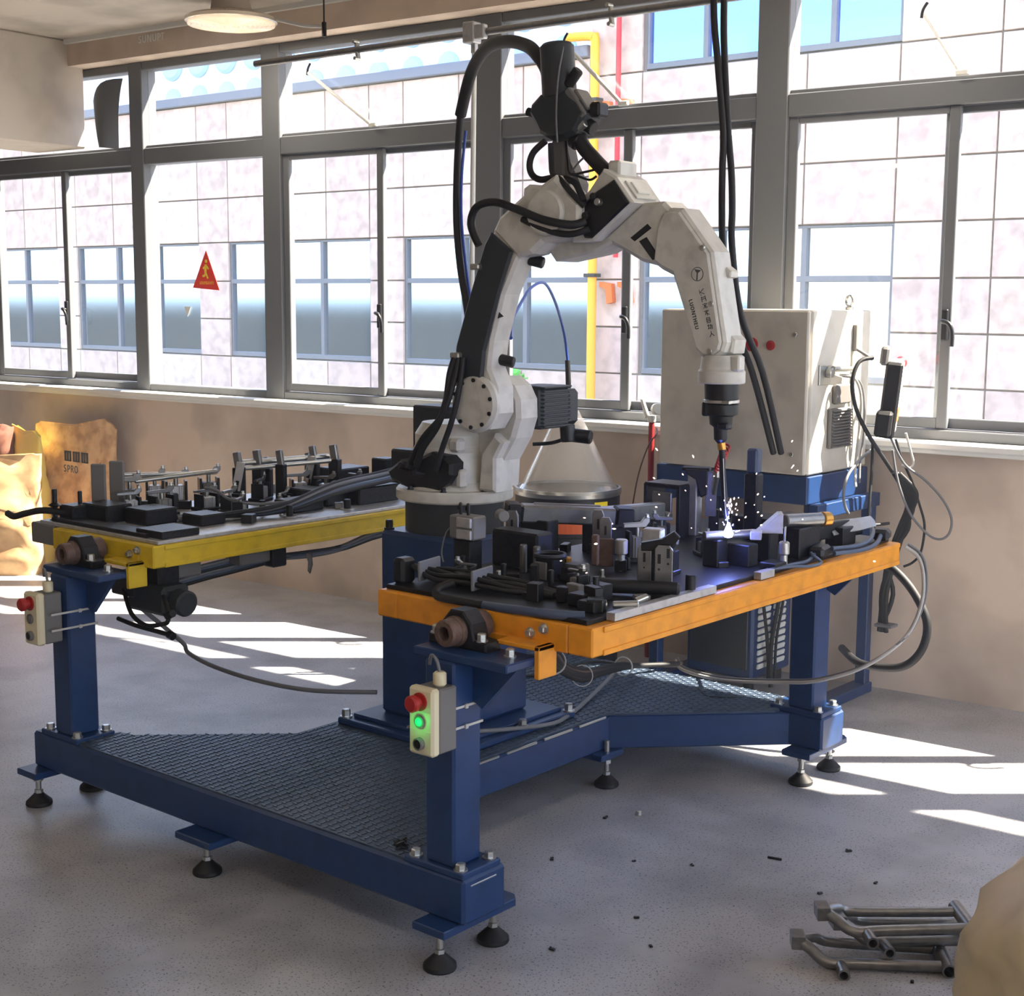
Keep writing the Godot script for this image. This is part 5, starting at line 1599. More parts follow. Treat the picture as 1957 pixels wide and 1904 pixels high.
	cyl(s, Vector3(-3.445, 0.618, -2.53), Vector3(-3.415, 0.632, -2.53), 0.012, -1.0, 12, 0.002)
	cyl(s, Vector3(-3.44, 0.565, -2.53), Vector3(-3.415, 0.561, -2.53), 0.012, -1.0, 12, 0.002)
	part("plug", s, ds, o)
	prism_motor(o)

func prism_motor(o: Node3D) -> void:
	var s := S()
	bx(s, Vector3(-3.69, 0.60, -2.66), Vector3(-3.50, 0.69, -2.56), 0.012)
	cyl(s, Vector3(-3.50, 0.645, -2.61), Vector3(-3.45, 0.64, -2.61), 0.04, -1.0, 20, 0.006)
	part("terminal_box", s, mats.robot_shell_dark, o)

# ---------------------------------------------------------------- push button boxes on the front posts
func build_controls() -> void:
	for k in 2:
		var x0: float = [-2.205, -3.785][k]
		var label: String = ["cream three button control box with lit green lamp strapped to the front right post", "grey three button control box seen end on, strapped to the front left post"][k]
		var o := thing("button_box", label, "control box", Vector3(x0 + 0.036, 0.53, -2.31))
		var s := S()
		bx(s, Vector3(x0, 0.532, -2.354), Vector3(x0 + 0.072, 0.682, -2.295), 0.004)
		part("back_shell", s, mats.box_grey, o)
		s = S()
		bx(s, Vector3(x0 - 0.002, 0.53, -2.297), Vector3(x0 + 0.074, 0.686, -2.27), 0.006)
		for y in [0.587, 0.632]:
			bx(s, Vector3(x0 + 0.004, y, -2.271), Vector3(x0 + 0.068, y + 0.0015, -2.2695))
		var lid := part("lid", s, mats.box_cream, o)
		s = S()
		lathe(s, [Vector2(0.021, 0), Vector2(0.021, 0.004), Vector2(0.012, 0.006), Vector2(0.012, 0.018), Vector2(0.0195, 0.02), Vector2(0.0195, 0.030), Vector2(0.016, 0.034), Vector2(0, 0.035)], 24, Transform3D(Basis(Vector3.RIGHT, PI / 2), Vector3(x0 + 0.036, 0.655, -2.27)))
		part("stop_button", s, mats.button_red, lid)
		s = S()
		lathe(s, [Vector2(0.0145, 0), Vector2(0.0145, 0.005), Vector2(0.0105, 0.006), Vector2(0.0105, 0.003)], 24, Transform3D(Basis(Vector3.RIGHT, PI / 2), Vector3(x0 + 0.036, 0.609, -2.27)))
		lathe(s, [Vector2(0.0145, 0), Vector2(0.0145, 0.010), Vector2(0.0115, 0.012), Vector2(0.0105, 0.006)], 24, Transform3D(Basis(Vector3.RIGHT, PI / 2), Vector3(x0 + 0.036, 0.558, -2.27)))
		part("button_bezel", s, mats.box_grey, lid)
		s = S()
		lathe(s, [Vector2(0.0102, 0.003), Vector2(0.009, 0.0075), Vector2(0, 0.0085)], 20, Transform3D(Basis(Vector3.RIGHT, PI / 2), Vector3(x0 + 0.036, 0.609, -2.27)))
		part("green_lamp" if k == 0 else "push_button", s, mats.green_lamp if k == 0 else mats.box_grey, lid)
		s = S()
		lathe(s, [Vector2(0.0102, 0.005), Vector2(0.009, 0.011), Vector2(0, 0.012)], 20, Transform3D(Basis(Vector3.RIGHT, PI / 2), Vector3(x0 + 0.036, 0.558, -2.27)))
		part("push_button", s, mats.black_plastic, lid)
		s = S()
		cyl(s, Vector3(x0 + 0.045, 0.682, -2.325), Vector3(x0 + 0.045, 0.715, -2.325), 0.0155, -1.0, 8, 0.004)
		part("cable_gland", s, mats.box_cream, o)
		s = S()
		tube(s, [Vector3(x0 + 0.045, 0.712, -2.325), Vector3(x0 + 0.035, 0.74, -2.325), Vector3(x0 + 0.01, 0.745, -2.335), Vector3(x0 - 0.005, 0.72, -2.345)], 0.004, 8, 4)
		part("lead", s, mats.hose_grey, o)
		var px: float = [-2.192, -3.735][k]
		for y in [0.572, 0.62]:
			s = S()
			bx(s, Vector3(px + 0.046, y, -2.456), Vector3(px + 0.0485, y + 0.006, -2.30), 0.0005)
			bx(s, Vector3(px - 0.0485, y, -2.456), Vector3(px - 0.046, y + 0.006, -2.30), 0.0005)
			bx(s, Vector3(px - 0.0485, y, -2.456), Vector3(px + 0.0485, y + 0.006, -2.4535), 0.0005)
			box(s, Vector3(px + 0.0505, y + 0.003, -2.395), Vector3(0.007, 0.011, 0.010), 0.0015)
			part("cable_tie", s, mats.cable_white, o)
	var gl := OmniLight3D.new()
	gl.name = "green_lamp_light"
	add_child(gl)
	gl.position = Vector3(-2.169, 0.609, -2.255)
	gl.light_color = Color(0.15, 1.0, 0.45)
	gl.light_energy = 0.0012
	gl.light_size = 0.01
	gl.omni_range = 12.0
	gl.omni_attenuation = 2.0
	gl.shadow_enabled = true

# ---------------------------------------------------------------- controller, power source, pendant
func build_cabinet_corner() -> void:
	var o := thing("control_cabinet", "beige steel robot control cabinet standing on a blue stand before the window", "cabinet", Vector3(-2.875, 0.905, -4.96))
	var s := S()
	bx(s, Vector3(-3.195, 0.91, -5.20), Vector3(-2.552, 1.515, -4.735), 0.006)
	part("body", s, mats.cabinet_beige, o)
	s = S()
	bx(s, Vector3(-3.195, 0.912, -4.733), Vector3(-2.556, 1.513, -4.71), 0.005)
	var door := part("door", s, mats.cabinet_beige, o)
	s = S()
	lathe(s, [Vector2(0.026, 0), Vector2(0.026, 0.005), Vector2(0.018, 0.007), Vector2(0.018, 0.02), Vector2(0.012, 0.022), Vector2(0, 0.022)], 24, Transform3D(Basis(Vector3.RIGHT, PI / 2), Vector3(-2.788, 1.387, -4.71)))
	part("stop_button", s, mats.button_red, door)
	s = S()
	lathe(s, [Vector2(0.018, 0), Vector2(0.018, 0.004), Vector2(0.013, 0.006), Vector2(0.013, 0.012), Vector2(0, 0.013)], 20, Transform3D(Basis(Vector3.RIGHT, PI / 2), Vector3(-2.708, 1.385, -4.71)))
	part("indicator", s, mats.button_red, door)
	for y in [1.426, 0.988]:
		s = S()
		cyl(s, Vector3(-2.605, y, -4.71), Vector3(-2.605, y, -4.700), 0.009, -1.0, 14, 0.002)
		part("door_lock", s, mats.zinc, door)
	# right side: fan grille, socket plate, hinge strip, eye bolt
	s = S()
	bx(s, Vector3(-2.552, 1.0, -5.035), Vector3(-2.535, 1.15, -4.87), 0.004)
	var gb := part("fan_box", s, mats.box_grey, o)
	for k in 13:
		s = S()
		box(s, Vector3(-2.530, 1.008 + k * 0.0113, -4.952), Vector3(0.012, 0.0035, 0.15), 0.001, Basis(Vector3.BACK, -0.5))
		part("slat", s, mats.box_grey, gb)
	s = S()
	bx(s, Vector3(-2.552, 1.24, -4.875), Vector3(-2.545, 1.315, -4.79), 0.002)
	cyl(s, Vector3(-2.545, 1.285, -4.845), Vector3(-2.52, 1.285, -4.845), 0.018, -1.0, 16, 0.003)
	cyl(s, Vector3(-2.53, 1.30, -4.86), Vector3(-2.52, 1.295, -5.0), 0.012, 0.009, 12, 0.002)
	part("socket_plate", s, mats.zinc, o)
	s = S()
	bx(s, Vector3(-2.552, 1.165, -5.02), Vector3(-2.53, 1.24, -4.90), 0.006)
	part("cable_entry", s, mats.box_grey, o)
	s = S()
	bx(s, Vector3(-2.552, 1.36, -5.07), Vector3(-2.536, 1.46, -5.05), 0.002)
	cyl(s, Vector3(-2.54, 1.37, -5.06), Vector3(-2.49, 1.33, -5.10), 0.007, -1.0, 10)
	part("hanger", s, mats.box_grey, o)
	for q in [Vector3(-2.60, 1.515, -5.11), Vector3(-3.15, 1.515, -5.11)]:
		s = S()
		cyl(s, q, q + Vector3(0, 0.012, 0), 0.016, -1.0, 14, 0.002)
		var ring := []
		for k in 17:
			var a := TAU * k / 16.0 - PI / 2
			ring.append(q + Vector3(0.018 * cos(a), 0.034 + 0.020 * sin(a), 0.008 * cos(a)))
		tube(s, ring, 0.005, 8, 2)
		part("eye_bolt", s, mats.zinc, o)
	# stand
	var st := thing("cabinet_stand", "dark blue steel stand holding the beige control cabinet over the power source", "stand", Vector3(-2.87, 0, -5.0))
	var bl: Material = mats.machine_blue
	s = S()
	bx(s, Vector3(-3.22, 0.80, -5.22), Vector3(-2.55, 0.905, -4.73), 0.004)
	part("top_box", s, bl, st)
	s = S()
	bx(s, Vector3(-2.54, 0.752, -5.235), Vector3(-2.50, 0.805, -4.73), 0.003)
	bx(s, Vector3(-3.26, 0.752, -5.235), Vector3(-3.22, 0.805, -4.73), 0.003)
	part("side_rail", s, bl, st)
	for q in [[-2.53, -5.20], [-3.23, -5.20], [-3.23, -4.77], [-2.56, -4.79]]:
		s = S()
		bx(s, Vector3(q[0] - 0.022, 0.02, q[1] - 0.022), Vector3(q[0] + 0.022, 0.80, q[1] + 0.022), 0.003)
		part("leg", s, bl, st)
	s = S()
	bx(s, Vector3(-3.26, 0.0, -5.23), Vector3(-3.19, 0.04, -4.73), 0.003)
	part("foot_bar", s, bl, st)
	s = S()
	bx(s, Vector3(-2.57, 0.0, -5.23), Vector3(-2.50, 0.04, -4.66), 0.003)
	part("foot_bar", s, bl, st)
	# power source below
	var ps := thing("power_source", "blue welding power source with white louvred side panel under the cabinet stand", "power source", Vector3(-3.0, 0, -5.0))
	s = S()
	bx(s, Vector3(-3.16, 0.05, -5.19), Vector3(-2.85, 0.66, -4.885), 0.01)
	part("case", s, bl, ps)
	s = S()
	bx(s, Vector3(-3.14, 0.09, -4.886), Vector3(-2.87, 0.62, -4.878), 0.004)
	part("front_panel", s, mats.robot_shell_dark, ps)
	for c in [-4.965, -5.085]:
		for k in 18:
			s = S()
			box(s, Vector3(-2.846, 0.10 + k * 0.0285, c), Vector3(0.010, 0.020, 0.09), 0.002, Basis(Vector3.BACK, -0.25))
			part("louvre", s, mats.white_paint, ps)
	for z in [-4.93, -5.15]:
		for x in [-3.12, -2.89]:
			s = S()
			cyl(s, Vector3(x, 0.0, z), Vector3(x, 0.052, z), 0.022, -1.0, 14, 0.004)
			part("rubber_foot", s, mats.rubber, ps)
	# leads tied over the louvred panel
	for q in [[[Vector3(-2.83, 0.52, -4.90), Vector3(-2.82, 0.40, -4.90), Vector3(-2.815, 0.25, -4.93), Vector3(-2.82, 0.12, -4.96), Vector3(-2.82, 0.03, -4.96)], 0.007], [[Vector3(-2.83, 0.55, -5.02), Vector3(-2.815, 0.42, -5.03), Vector3(-2.815, 0.32, -5.01), Vector3(-2.82, 0.18, -4.98), Vector3(-2.80, 0.02, -4.95)], 0.009], [[Vector3(-2.83, 0.55, -5.06), Vector3(-2.81, 0.38, -5.05), Vector3(-2.82, 0.2, -5.02), Vector3(-2.81, 0.03, -5.0)], 0.006]]:
		hose(ps, q[0], q[1], mats.rubber, "lead")
	# hand held pendant on the cabinet's right side
	var pd := thing("teach_pendant", "white hand held teach pendant with red stop button hanging beside the control cabinet", "pendant", Vector3(-2.40, 1.05, -5.07))
	var t := Transform3D(Basis(Vector3.UP, 0.35) * Basis(Vector3.BACK, -0.10) * Basis(Vector3.RIGHT, 0.14), Vector3(-2.40, 1.19, -5.09))
	s = S()
	box(s, t.origin, Vector3(0.055, 0.285, 0.095), 0.012, t.basis)
	part("case", s, mats.pendant_white, pd)
	s = S()
	box(s, t * Vector3(0.0, 0.0, 0.058), Vector3(0.062, 0.29, 0.03), 0.008, t.basis)
	box(s, t * Vector3(-0.01, -0.085, 0.085), Vector3(0.06, 0.10, 0.06), 0.01, t.basis)
	part("rubber_guard", s, mats.rubber, pd)
	s = S()
	box(s, t * Vector3(0.0285, -0.065, -0.01), Vector3(0.003, 0.055, 0.06), 0.001, t.basis)
	part("key_field", s, mats.sticker_orange, pd)
	s = S()
	box(s, t * Vector3(0.0285, 0.045, -0.005), Vector3(0.003, 0.10, 0.07), 0.001, t.basis)
	part("screen", s, mats.white_paint, pd)
	s = S()
	cyl(s, t * Vector3(0.0, 0.115, -0.04), t * Vector3(0.012, 0.125, -0.078), 0.02, 0.023, 18, 0.004)
	part("stop_button", s, mats.button_red, pd)
	s = S()
	box(s, t * Vector3(-0.04, 0.165, 0.05), Vector3(0.03, 0.07, 0.05), 0.008, t.basis)
	part("hook", s, mats.box_grey, pd)
	# pendant cable in loose coils
	var rows := [
		["pendant_cable", "thin dark pendant cable hanging in the widest loop right of the cabinet", 0.0048, mats.hose_grey, [Vector3(-2.400, 1.051, -5.081), Vector3(-2.380, 0.969, -5.128), Vector3(-2.360, 0.921, -5.165), Vector3(-2.30, 0.875, -5.19), Vector3(-2.235, 0.805, -5.21), Vector3(-2.20, 0.735, -5.22), Vector3(-2.205, 0.676, -5.22), Vector3(-2.235, 0.65, -5.21), Vector3(-2.28, 0.664, -5.20), Vector3(-2.340, 0.734, -5.175), Vector3(-2.360, 0.831, -5.117), Vector3(-2.380, 0.911, -5.106), Vector3(-2.390, 0.991, -5.093)]],
		["pendant_cable", "pendant cable loop dropping furthest, ending behind the far corner of the orange frame", 0.0048, mats.rubber, [Vector3(-2.400, 1.027, -5.138), Vector3(-2.380, 0.946, -5.162), Vector3(-2.35, 0.862, -5.19), Vector3(-2.32, 0.775, -5.20), Vector3(-2.30, 0.708, -5.205), Vector3(-2.30, 0.645, -5.205), Vector3(-2.31, 0.583, -5.20), Vector3(-2.34, 0.547, -5.2), Vector3(-2.37, 0.53, -5.19)]],
		["pendant_cable", "short white-edged cable hook directly below the pendant", 0.0045, mats.cable_white, [Vector3(-2.375, 1.051, -5.17), Vector3(-2.36, 0.977, -5.19), Vector3(-2.35, 0.935, -5.195), Vector3(-2.36, 0.917, -5.18), Vector3(-2.375, 0.931, -5.15)]],
		["cable", "dark cable hanging straight down beside the cabinet's right face", 0.006, mats.rubber, [Vector3(-2.45, 1.02, -5.046), Vector3(-2.45, 0.91, -5.047), Vector3(-2.44, 0.80, -5.02), Vector3(-2.44, 0.72, -5.02), Vector3(-2.43, 0.705, -5.044), Vector3(-2.40, 0.706, -5.11)]],
		["cable", "cable curving left round the corner of the cabinet stand", 0.0055, mats.hose_grey, [Vector3(-2.49, 0.981, -5.116), Vector3(-2.465, 0.955, -4.971), Vector3(-2.45, 0.908, -4.852), Vector3(-2.45, 0.842, -4.824), Vector3(-2.45, 0.791, -4.844), Vector3(-2.45, 0.765, -4.871)]],
		["cable", "dark cable arching over the cabinet's right face past the louvred fan box", 0.008, mats.rubber, [Vector3(-2.44, 1.34, -5.0), Vector3(-2.47, 1.325, -4.95), Vector3(-2.48, 1.25, -4.92), Vector3(-2.47, 1.15, -4.94), Vector3(-2.44, 1.05, -4.99), Vector3(-2.41, 0.968, -5.05), Vector3(-2.39, 0.907, -5.10)]],
		["cable", "pale cable running down the cabinet's right face behind the fan box", 0.0055, mats.cable_white, [Vector3(-2.535, 1.275, -4.93), Vector3(-2.525, 1.262, -5.02), Vector3(-2.52, 1.20, -5.07), Vector3(-2.52, 1.10, -5.08), Vector3(-2.52, 1.0, -5.06), Vector3(-2.51, 0.91, -5.03), Vector3(-2.49, 0.85, -5.0)]],
		["cable", "second pale cable on the cabinet's right face, further from the door", 0.0045, mats.hose_grey, [Vector3(-2.535, 1.27, -4.95), Vector3(-2.525, 1.25, -5.06), Vector3(-2.52, 1.18, -5.10), Vector3(-2.52, 1.05, -5.11), Vector3(-2.52, 0.95, -5.09), Vector3(-2.50, 0.86, -5.05)]]]
	for q in rows:
		s = S()
		tube(s, q[4], q[2], 9, 5)
		single(q[0], s, q[3], q[1], "cable")
	var bd := thing("cable_bundle", "thick bundle of dark cables tied upright against the wall right of the stand", "cable", Vector3(-2.44, 0.2, -5.2))
	for k in 6:
		hose(bd, [Vector3(-2.40 + 0.012 * (k % 3), 0.90, -5.13), Vector3(-2.375 + 0.01 * k, 0.83, -5.17), Vector3(-2.37 + 0.012 * (k % 3), 0.763, -5.20), Vector3(-2.40 + 0.012 * (k % 4), 0.675, -5.2), Vector3(-2.44 + 0.014 * (k % 3), 0.547, -5.2 + 0.012 * (k % 2)), Vector3(-2.455 + 0.014 * (k % 4), 0.412, -5.2 + 0.014 * (k % 3)), Vector3(-2.46 + 0.015 * (k % 3), 0.26, -5.19)], 0.009, mats.rubber, "cable")
	s = S()
	box(s, Vector3(-2.43, 0.29, -5.185), Vector3(0.075, 0.012, 0.06), 0.003)
	part("cable_tie", s, mats.hose_grey, bd)
	# the thick black hose and the two pale cables that loop right of the orange frame
	s = S()
	tube(s, [Vector3(-2.22, 0.655, -4.60), Vector3(-2.172, 0.645, -4.60), Vector3(-2.122, 0.622, -4.60), Vector3(-2.062, 0.565, -4.60), Vector3(-2.015, 0.49, -4.60), Vector3(-2.005, 0.428, -4.60), Vector3(-2.024, 0.36, -4.60), Vector3(-2.069, 0.307, -4.60), Vector3(-2.136, 0.282, -4.60), Vector3(-2.26, 0.275, -4.62), Vector3(-2.42, 0.27, -4.8)], 0.0145, 12, 5)
	single("power_hose", s, mats.rubber, "thick black hose looping out below the far corner of the orange frame", "hose")
	for k in 2:
		s = S()
		var pts := []
		for p in [Vector3(-2.955, 0.191, -4.50), Vector3(-2.870, 0.193, -4.40), Vector3(-2.652, 0.243, -4.20), Vector3(-2.404, 0.309, -4.00), Vector3(-2.200, 0.345, -3.98), Vector3(-2.085, 0.372, -3.97), Vector3(-1.960, 0.425, -4.00), Vector3(-1.883, 0.486, -4.05), Vector3(-1.841, 0.549, -4.10), Vector3(-1.808, 0.644, -4.10), Vector3(-1.807, 0.725, -4.10), Vector3(-1.826, 0.779, -4.10), Vector3(-1.86, 0.81, -4.08)]:
			pts.append(p + Vector3(0.006, 0.008, -0.006) * k)
		tube(s, pts, 0.0058 if k == 0 else 0.0045, 9, 5)
		single("looping_cable", s, mats.cable_white if k == 0 else mats.hose_grey, ["pale cable sweeping in a wide curve up to the orange frame's far corner", "thinner grey cable running just inside the wide pale curve"][k], "cable")
	# dark loop left of the cabinet, red riser and regulator on the wall
	s = S()
	tube(s, [Vector3(-3.21, 1.40, -4.95), Vector3(-3.24, 1.395, -4.90), Vector3(-3.255, 1.35, -4.87), Vector3(-3.245, 1.25, -4.87), Vector3(-3.215, 1.17, -4.90), Vector3(-3.21, 1.0, -4.93), Vector3(-3.215, 0.93, -4.94)], 0.0095, 10, 5)
	single("cable", s, mats.rubber, "black cable bulging out at the left side of the control cabinet", "cable")
	var rg := thing("gas_riser", "dark red gas riser with pale regulator on the wall left of the cabinet", "pipe", Vector3(-3.5, 0.0, -5.11))
	s = S()
	cyl(s, Vector3(-3.50, 0.0, -5.10), Vector3(-3.50, 1.03, -5.10), 0.013, -1.0, 14)
	part("riser", s, mats.conduit_red, rg)
	s = S()
	cyl(s, Vector3(-3.50, 1.03, -5.10), Vector3(-3.50, 1.06, -5.10), 0.018, -1.0, 14, 0.003)
	cyl(s, Vector3(-3.515, 1.05, -5.09), Vector3(-3.535, 1.13, -5.075), 0.012, 0.008, 12, 0.002)
	cyl(s, Vector3(-3.48, 1.085, -5.10), Vector3(-3.455, 1.09, -5.085), 0.026, -1.0, 18, 0.004)
	part("regulator", s, mats.pendant_white, rg)
	s = S()
	tube(s, [Vector3(-3.44, 1.01, -5.05), Vector3(-3.40, 0.992, -4.993), Vector3(-3.40, 0.952, -4.937), Vector3(-3.40, 0.848, -4.872), Vector3(-3.40, 0.721, -4.831), Vector3(-3.41, 0.5, -4.80)], 0.0032, 8, 5)
	part("thin_hose", s, mats.rusty_steel, rg)

func build_drum() -> void:
	var o := thing("wire_drum", "dark welding wire drum with a clear plastic cone hood behind the robot base", "drum", Vector3(-3.61, 0, -4.66))
	var t := Transform3D(Basis(), Vector3(-3.61, 0, -4.66))
	var s := S()
	lathe(s, [Vector2(0, 0), Vector2(0.212, 0), Vector2(0.216, 0.01), Vector2(0.216, 0.30), Vector2(0.219, 0.305), Vector2(0.216, 0.31), Vector2(0.216, 0.60), Vector2(0.219, 0.605), Vector2(0.216, 0.61), Vector2(0.216, 0.775), Vector2(0.205, 0.775), Vector2(0.205, 0.70), Vector2(0, 0.70)], 48, t)
	part("barrel", s, mats.drum_dark, o)
	s = S()
	lathe(s, [Vector2(0.214, 0.755), Vector2(0.221, 0.76), Vector2(0.223, 0.775), Vector2(0.219, 0.787), Vector2(0.209, 0.787), Vector2(0.209, 0.76)], 48, t)
	part("rim_band", s, mats.zinc, o)
	s = S()
	for a in range(0, 9):
		var a0 := 0.15 + a * 0.1
		prism(s, [Vector2(0, 0.62), Vector2(0.0225, 0.62), Vector2(0.0225, 0.72 + 0.02 * sin(a * 0.9)), Vector2(0, 0.72 + 0.02 * sin(a * 0.9 - 0.9))], 0.2165, 0.2185, t * Transform3D(Basis(Vector3.UP, a0), Vector3.ZERO))
	part("orange_label", s, mats.drum_orange, o)
	s = S()
	for a in 3:
		prism(s, [Vector2(0, 0.60), Vector2(0.0225, 0.60), Vector2(0.0225, 0.745), Vector2(0, 0.745)], 0.2165, 0.2185, t * Transform3D(Basis(Vector3.UP, 1.18 + a * 0.1), Vector3.ZERO))
	part("yellow_label", s, mats.label_yellow, o)
	s = S()
	lathe(s, [Vector2(0.205, 0.785), Vector2(0.19, 0.80), Vector2(0.05, 1.085), Vector2(0.042, 1.10), Vector2(0.012, 1.105), Vector2(0.012, 1.102), Vector2(0.040, 1.096), Vector2(0.047, 1.083), Vector2(0.187, 0.80), Vector2(0.202, 0.785)], 48, t)
	part("clear_hood", s, mats.clear_hood, o)
	s = S()
	cyl(s, Vector3(-3.61, 1.095, -4.66), Vector3(-3.61, 1.125, -4.66), 0.016, -1.0, 16, 0.003)
	lathe(s, [Vector2(0.15, 0.70), Vector2(0.195, 0.70), Vector2(0.195, 0.715), Vector2(0.15, 0.715)], 40, t)
	part("outlet", s, mats.dark_steel, o)
	s = S()
	tube(s, [Vector3(-3.61, 1.12, -4.66), Vector3(-3.605, 1.217, -4.65), Vector3(-3.602, 1.305, -4.64)], 0.011, 10, 4)
	var cd := thing("wire_conduit", "blue wire conduit arching from the drum's black sleeve over to the robot", "hose", Vector3(-3.61, 1.12, -4.66))
	part("sleeve", s, mats.rubber, cd)
	s = S()
	tube(s, [Vector3(-3.602, 1.30, -4.64), Vector3(-3.585, 1.39, -4.60), Vector3(-3.53, 1.47, -4.50), Vector3(-3.408, 1.553, -4.30), Vector3(-3.294, 1.607, -4.10), Vector3(-3.191, 1.588, -3.90), Vector3(-3.071, 1.535, -3.70), Vector3(-2.94, 1.478, -3.50), Vector3(-2.86, 1.43, -3.40)], 0.0055, 9, 6)
	part("blue_tube", s, mats.cable_blue, cd)

# ---------------------------------------------------------------- under the ceiling
func build_overhead() -> void:
	# in room axes, 0.85 m in front of the window wall
	var o := room_thing("overhead_rail", "thin metal rail running along under the ceiling in front of the windows", "rail", Vector3(0.0, 2.57, 0.85))
	var s := S()
	cyl(s, Vector3(-3.035, 2.564, 0.85), Vector3(2.4, 2.61, 0.85), 0.0145, -1.0, 14, 0.004)
	part("rail", s, mats.steel, o)
	for x in [-2.432, -1.194, 0.4, 1.8]:
		s = S()
		var y: float = 2.566 + 0.0085 * (x + 2.43)
		box(s, Vector3(x, y, 0.85), Vector3(0.014, 0.08, 0.022), 0.003, Basis(Vector3.BACK, 0.12))
		for e in [-1.0, 1.0]:
			cyl(s, Vector3(x - 0.004 * e, y + 0.034 * e, 0.84), Vector3(x - 0.004 * e, y + 0.034 * e, 0.875), 0.008, -1.0, 10, 0.001)
		part("rail_clip", s, mats.zinc, o)
	for x in [0.4, 1.8]:
		s = S()
		cyl(s, Vector3(x, 2.59, 0.85), Vector3(x, 2.99, 0.85), 0.006, -1.0, 8)
		part("hanger_rod", s, mats.zinc, o)
	var r := thing("hose_stand", "slim bright upright rod with a pale block clamped to the overhead rail", "stand", Vector3(-3.89, 0.0, -4.36))
	s = S()
	cyl(s, Vector3(-3.894, 0.0, -4.36), Vector3(-3.863, 2.52, -4.36), 0.0105, -1.0, 12)
	part("rod", s, mats.white_paint, r)
	s = S()
	bx(s, Vector3(-3.955, 0.0, -4.42), Vector3(-3.835, 0.012, -4.30), 0.003)
	part("foot", s, mats.dark_steel, r)
	s = S()
	box(s, Vector3(-3.863, 2.575, -4.345), Vector3(0.055, 0.08, 0.055), 0.004, Basis(Vector3.UP, room_turn))
	box(s, Vector3(-3.82, 2.575, -4.345), Vector3(0.055, 0.055, 0.03), 0.004, Basis(Vector3.UP, room_turn))
	bx(s, Vector3(-3.874, 2.50, -4.37), Vector3(-3.852, 2.54, -4.35), 0.002)
	part("clamp_block", s, mats.aluminium, r)
	# hose from the wire feeder over to the rear
	s = S()
	tube(s, [Vector3(-2.585, 2.11, -3.24), Vector3(-2.608, 2.185, -3.25), Vector3(-2.66, 2.235, -3.27), Vector3(-2.74, 2.275, -3.32), Vector3(-2.880, 2.312, -3.40), Vector3(-3.050, 2.323, -3.50), Vector3(-3.204, 2.274, -3.60), Vector3(-3.295, 2.153, -3.65)], 0.0195, 12, 5)
	single("feeder_hose", s, mats.rubber, "thick black hose arching left from the top of the wire feeder", "hose")
	s = S()
	tube(s, [Vector3(-3.275, 2.19, -3.645), Vector3(-3.295, 2.153, -3.65), Vector3(-3.309, 1.984, -3.65), Vector3(-3.266, 1.808, -3.60), Vector3(-3.204, 1.653, -3.55), Vector3(-3.129, 1.517, -3.50), Vector3(-3.07, 1.40, -3.45), Vector3(-3.06, 1.28, -3.44)], 0.0125, 10, 5)
	single("feeder_hose", s, mats.rubber, "black hose hanging down behind the robot's lower arm beside the bright rod", "hose")
	s = S()
	tube(s, [Vector3(-3.262, 2.10, -3.64), Vector3(-3.28, 1.96, -3.64), Vector3(-3.245, 1.808, -3.60), Vector3(-3.18, 1.653, -3.55), Vector3(-3.11, 1.52, -3.50), Vector3(-3.05, 1.40, -3.45)], 0.005, 8, 5)
	single("air_tube", s, mats.cable_blue, "thin blue tube following the black hose behind the lower arm", "tube")
	var q := [
		["black cable hanging from the ceiling in front of the right window, left of the pair", [Vector3(-2.672, 2.99, -4.2), Vector3(-2.668, 2.53, -4.2), Vector3(-2.646, 2.327, -4.2), Vector3(-2.619, 2.106, -4.2), Vector3(-2.618, 1.98, -4.2), Vector3(-2.622, 1.85, -4.21), Vector3(-2.626, 1.72, -4.23), Vector3(-2.62, 1.50, -4.28), Vector3(-2.60, 1.30, -4.4), Vector3(-2.62, 1.0, -4.6)]],
		["black cable hanging from the ceiling in front of the right window, right of the pair", [Vector3(-2.64, 2.99, -4.23), Vector3(-2.640, 2.531, -4.22), Vector3(-2.632, 2.329, -4.22), Vector3(-2.612, 2.109, -4.22), Vector3(-2.595, 1.971, -4.22), Vector3(-2.588, 1.85, -4.22), Vector3(-2.585, 1.73, -4.22), Vector3(-2.58, 1.5, -4.28), Vector3(-2.57, 1.30, -4.42), Vector3(-2.60, 1.0, -4.62)]]]
	for k in 2:
		s = S()
		tube(s, q[k][1], 0.0115, 10, 5)
		single("hanging_cable", s, mats.rubber, q[k][0], "cable")
	# round ceiling lamps: the one in view, and unseen ones added to brighten the room
	var at := Vector3(-5.713, 2.868, -4.668)
	round_lamp(at, "round ceiling lamp with a ribbed clear lens near the top left", "")
	for p in [Vector3(-0.45, 2.868, 0.55), Vector3(2.75, 2.868, 0.55), Vector3(-3.65, 2.868, 4.6), Vector3(-0.45, 2.868, 4.6), Vector3(2.75, 2.868, 4.6), Vector3(-3.65, 2.868, 8.0), Vector3(-0.45, 2.868, 8.0), Vector3(2.75, 2.868, 8.0), Vector3(5.2, 2.868, 3.0)]:
		round_lamp(rm(p), "unseen round ceiling lamp added to brighten the room", "ceiling lamps added out of view as fill light")
	# a pale lead runs on from the lamp to a small hook over the windows
	var pl := thing("lamp_lead", "pale lead with a small dark hook right of the ceiling lamp", "cable", Vector3(-5.3, 2.8, -5.0))
	s = S()
	tube(s, [at + Vector3(0.17, 0.02, -0.13), at + Vector3(0.22, 0.005, -0.15), at + Vector3(0.32, -0.02, -0.19), at + Vector3(0.42, -0.03, -0.22)], 0.009, 8, 4)
	part("lead", s, mats.cable_white, pl)
	s = S()
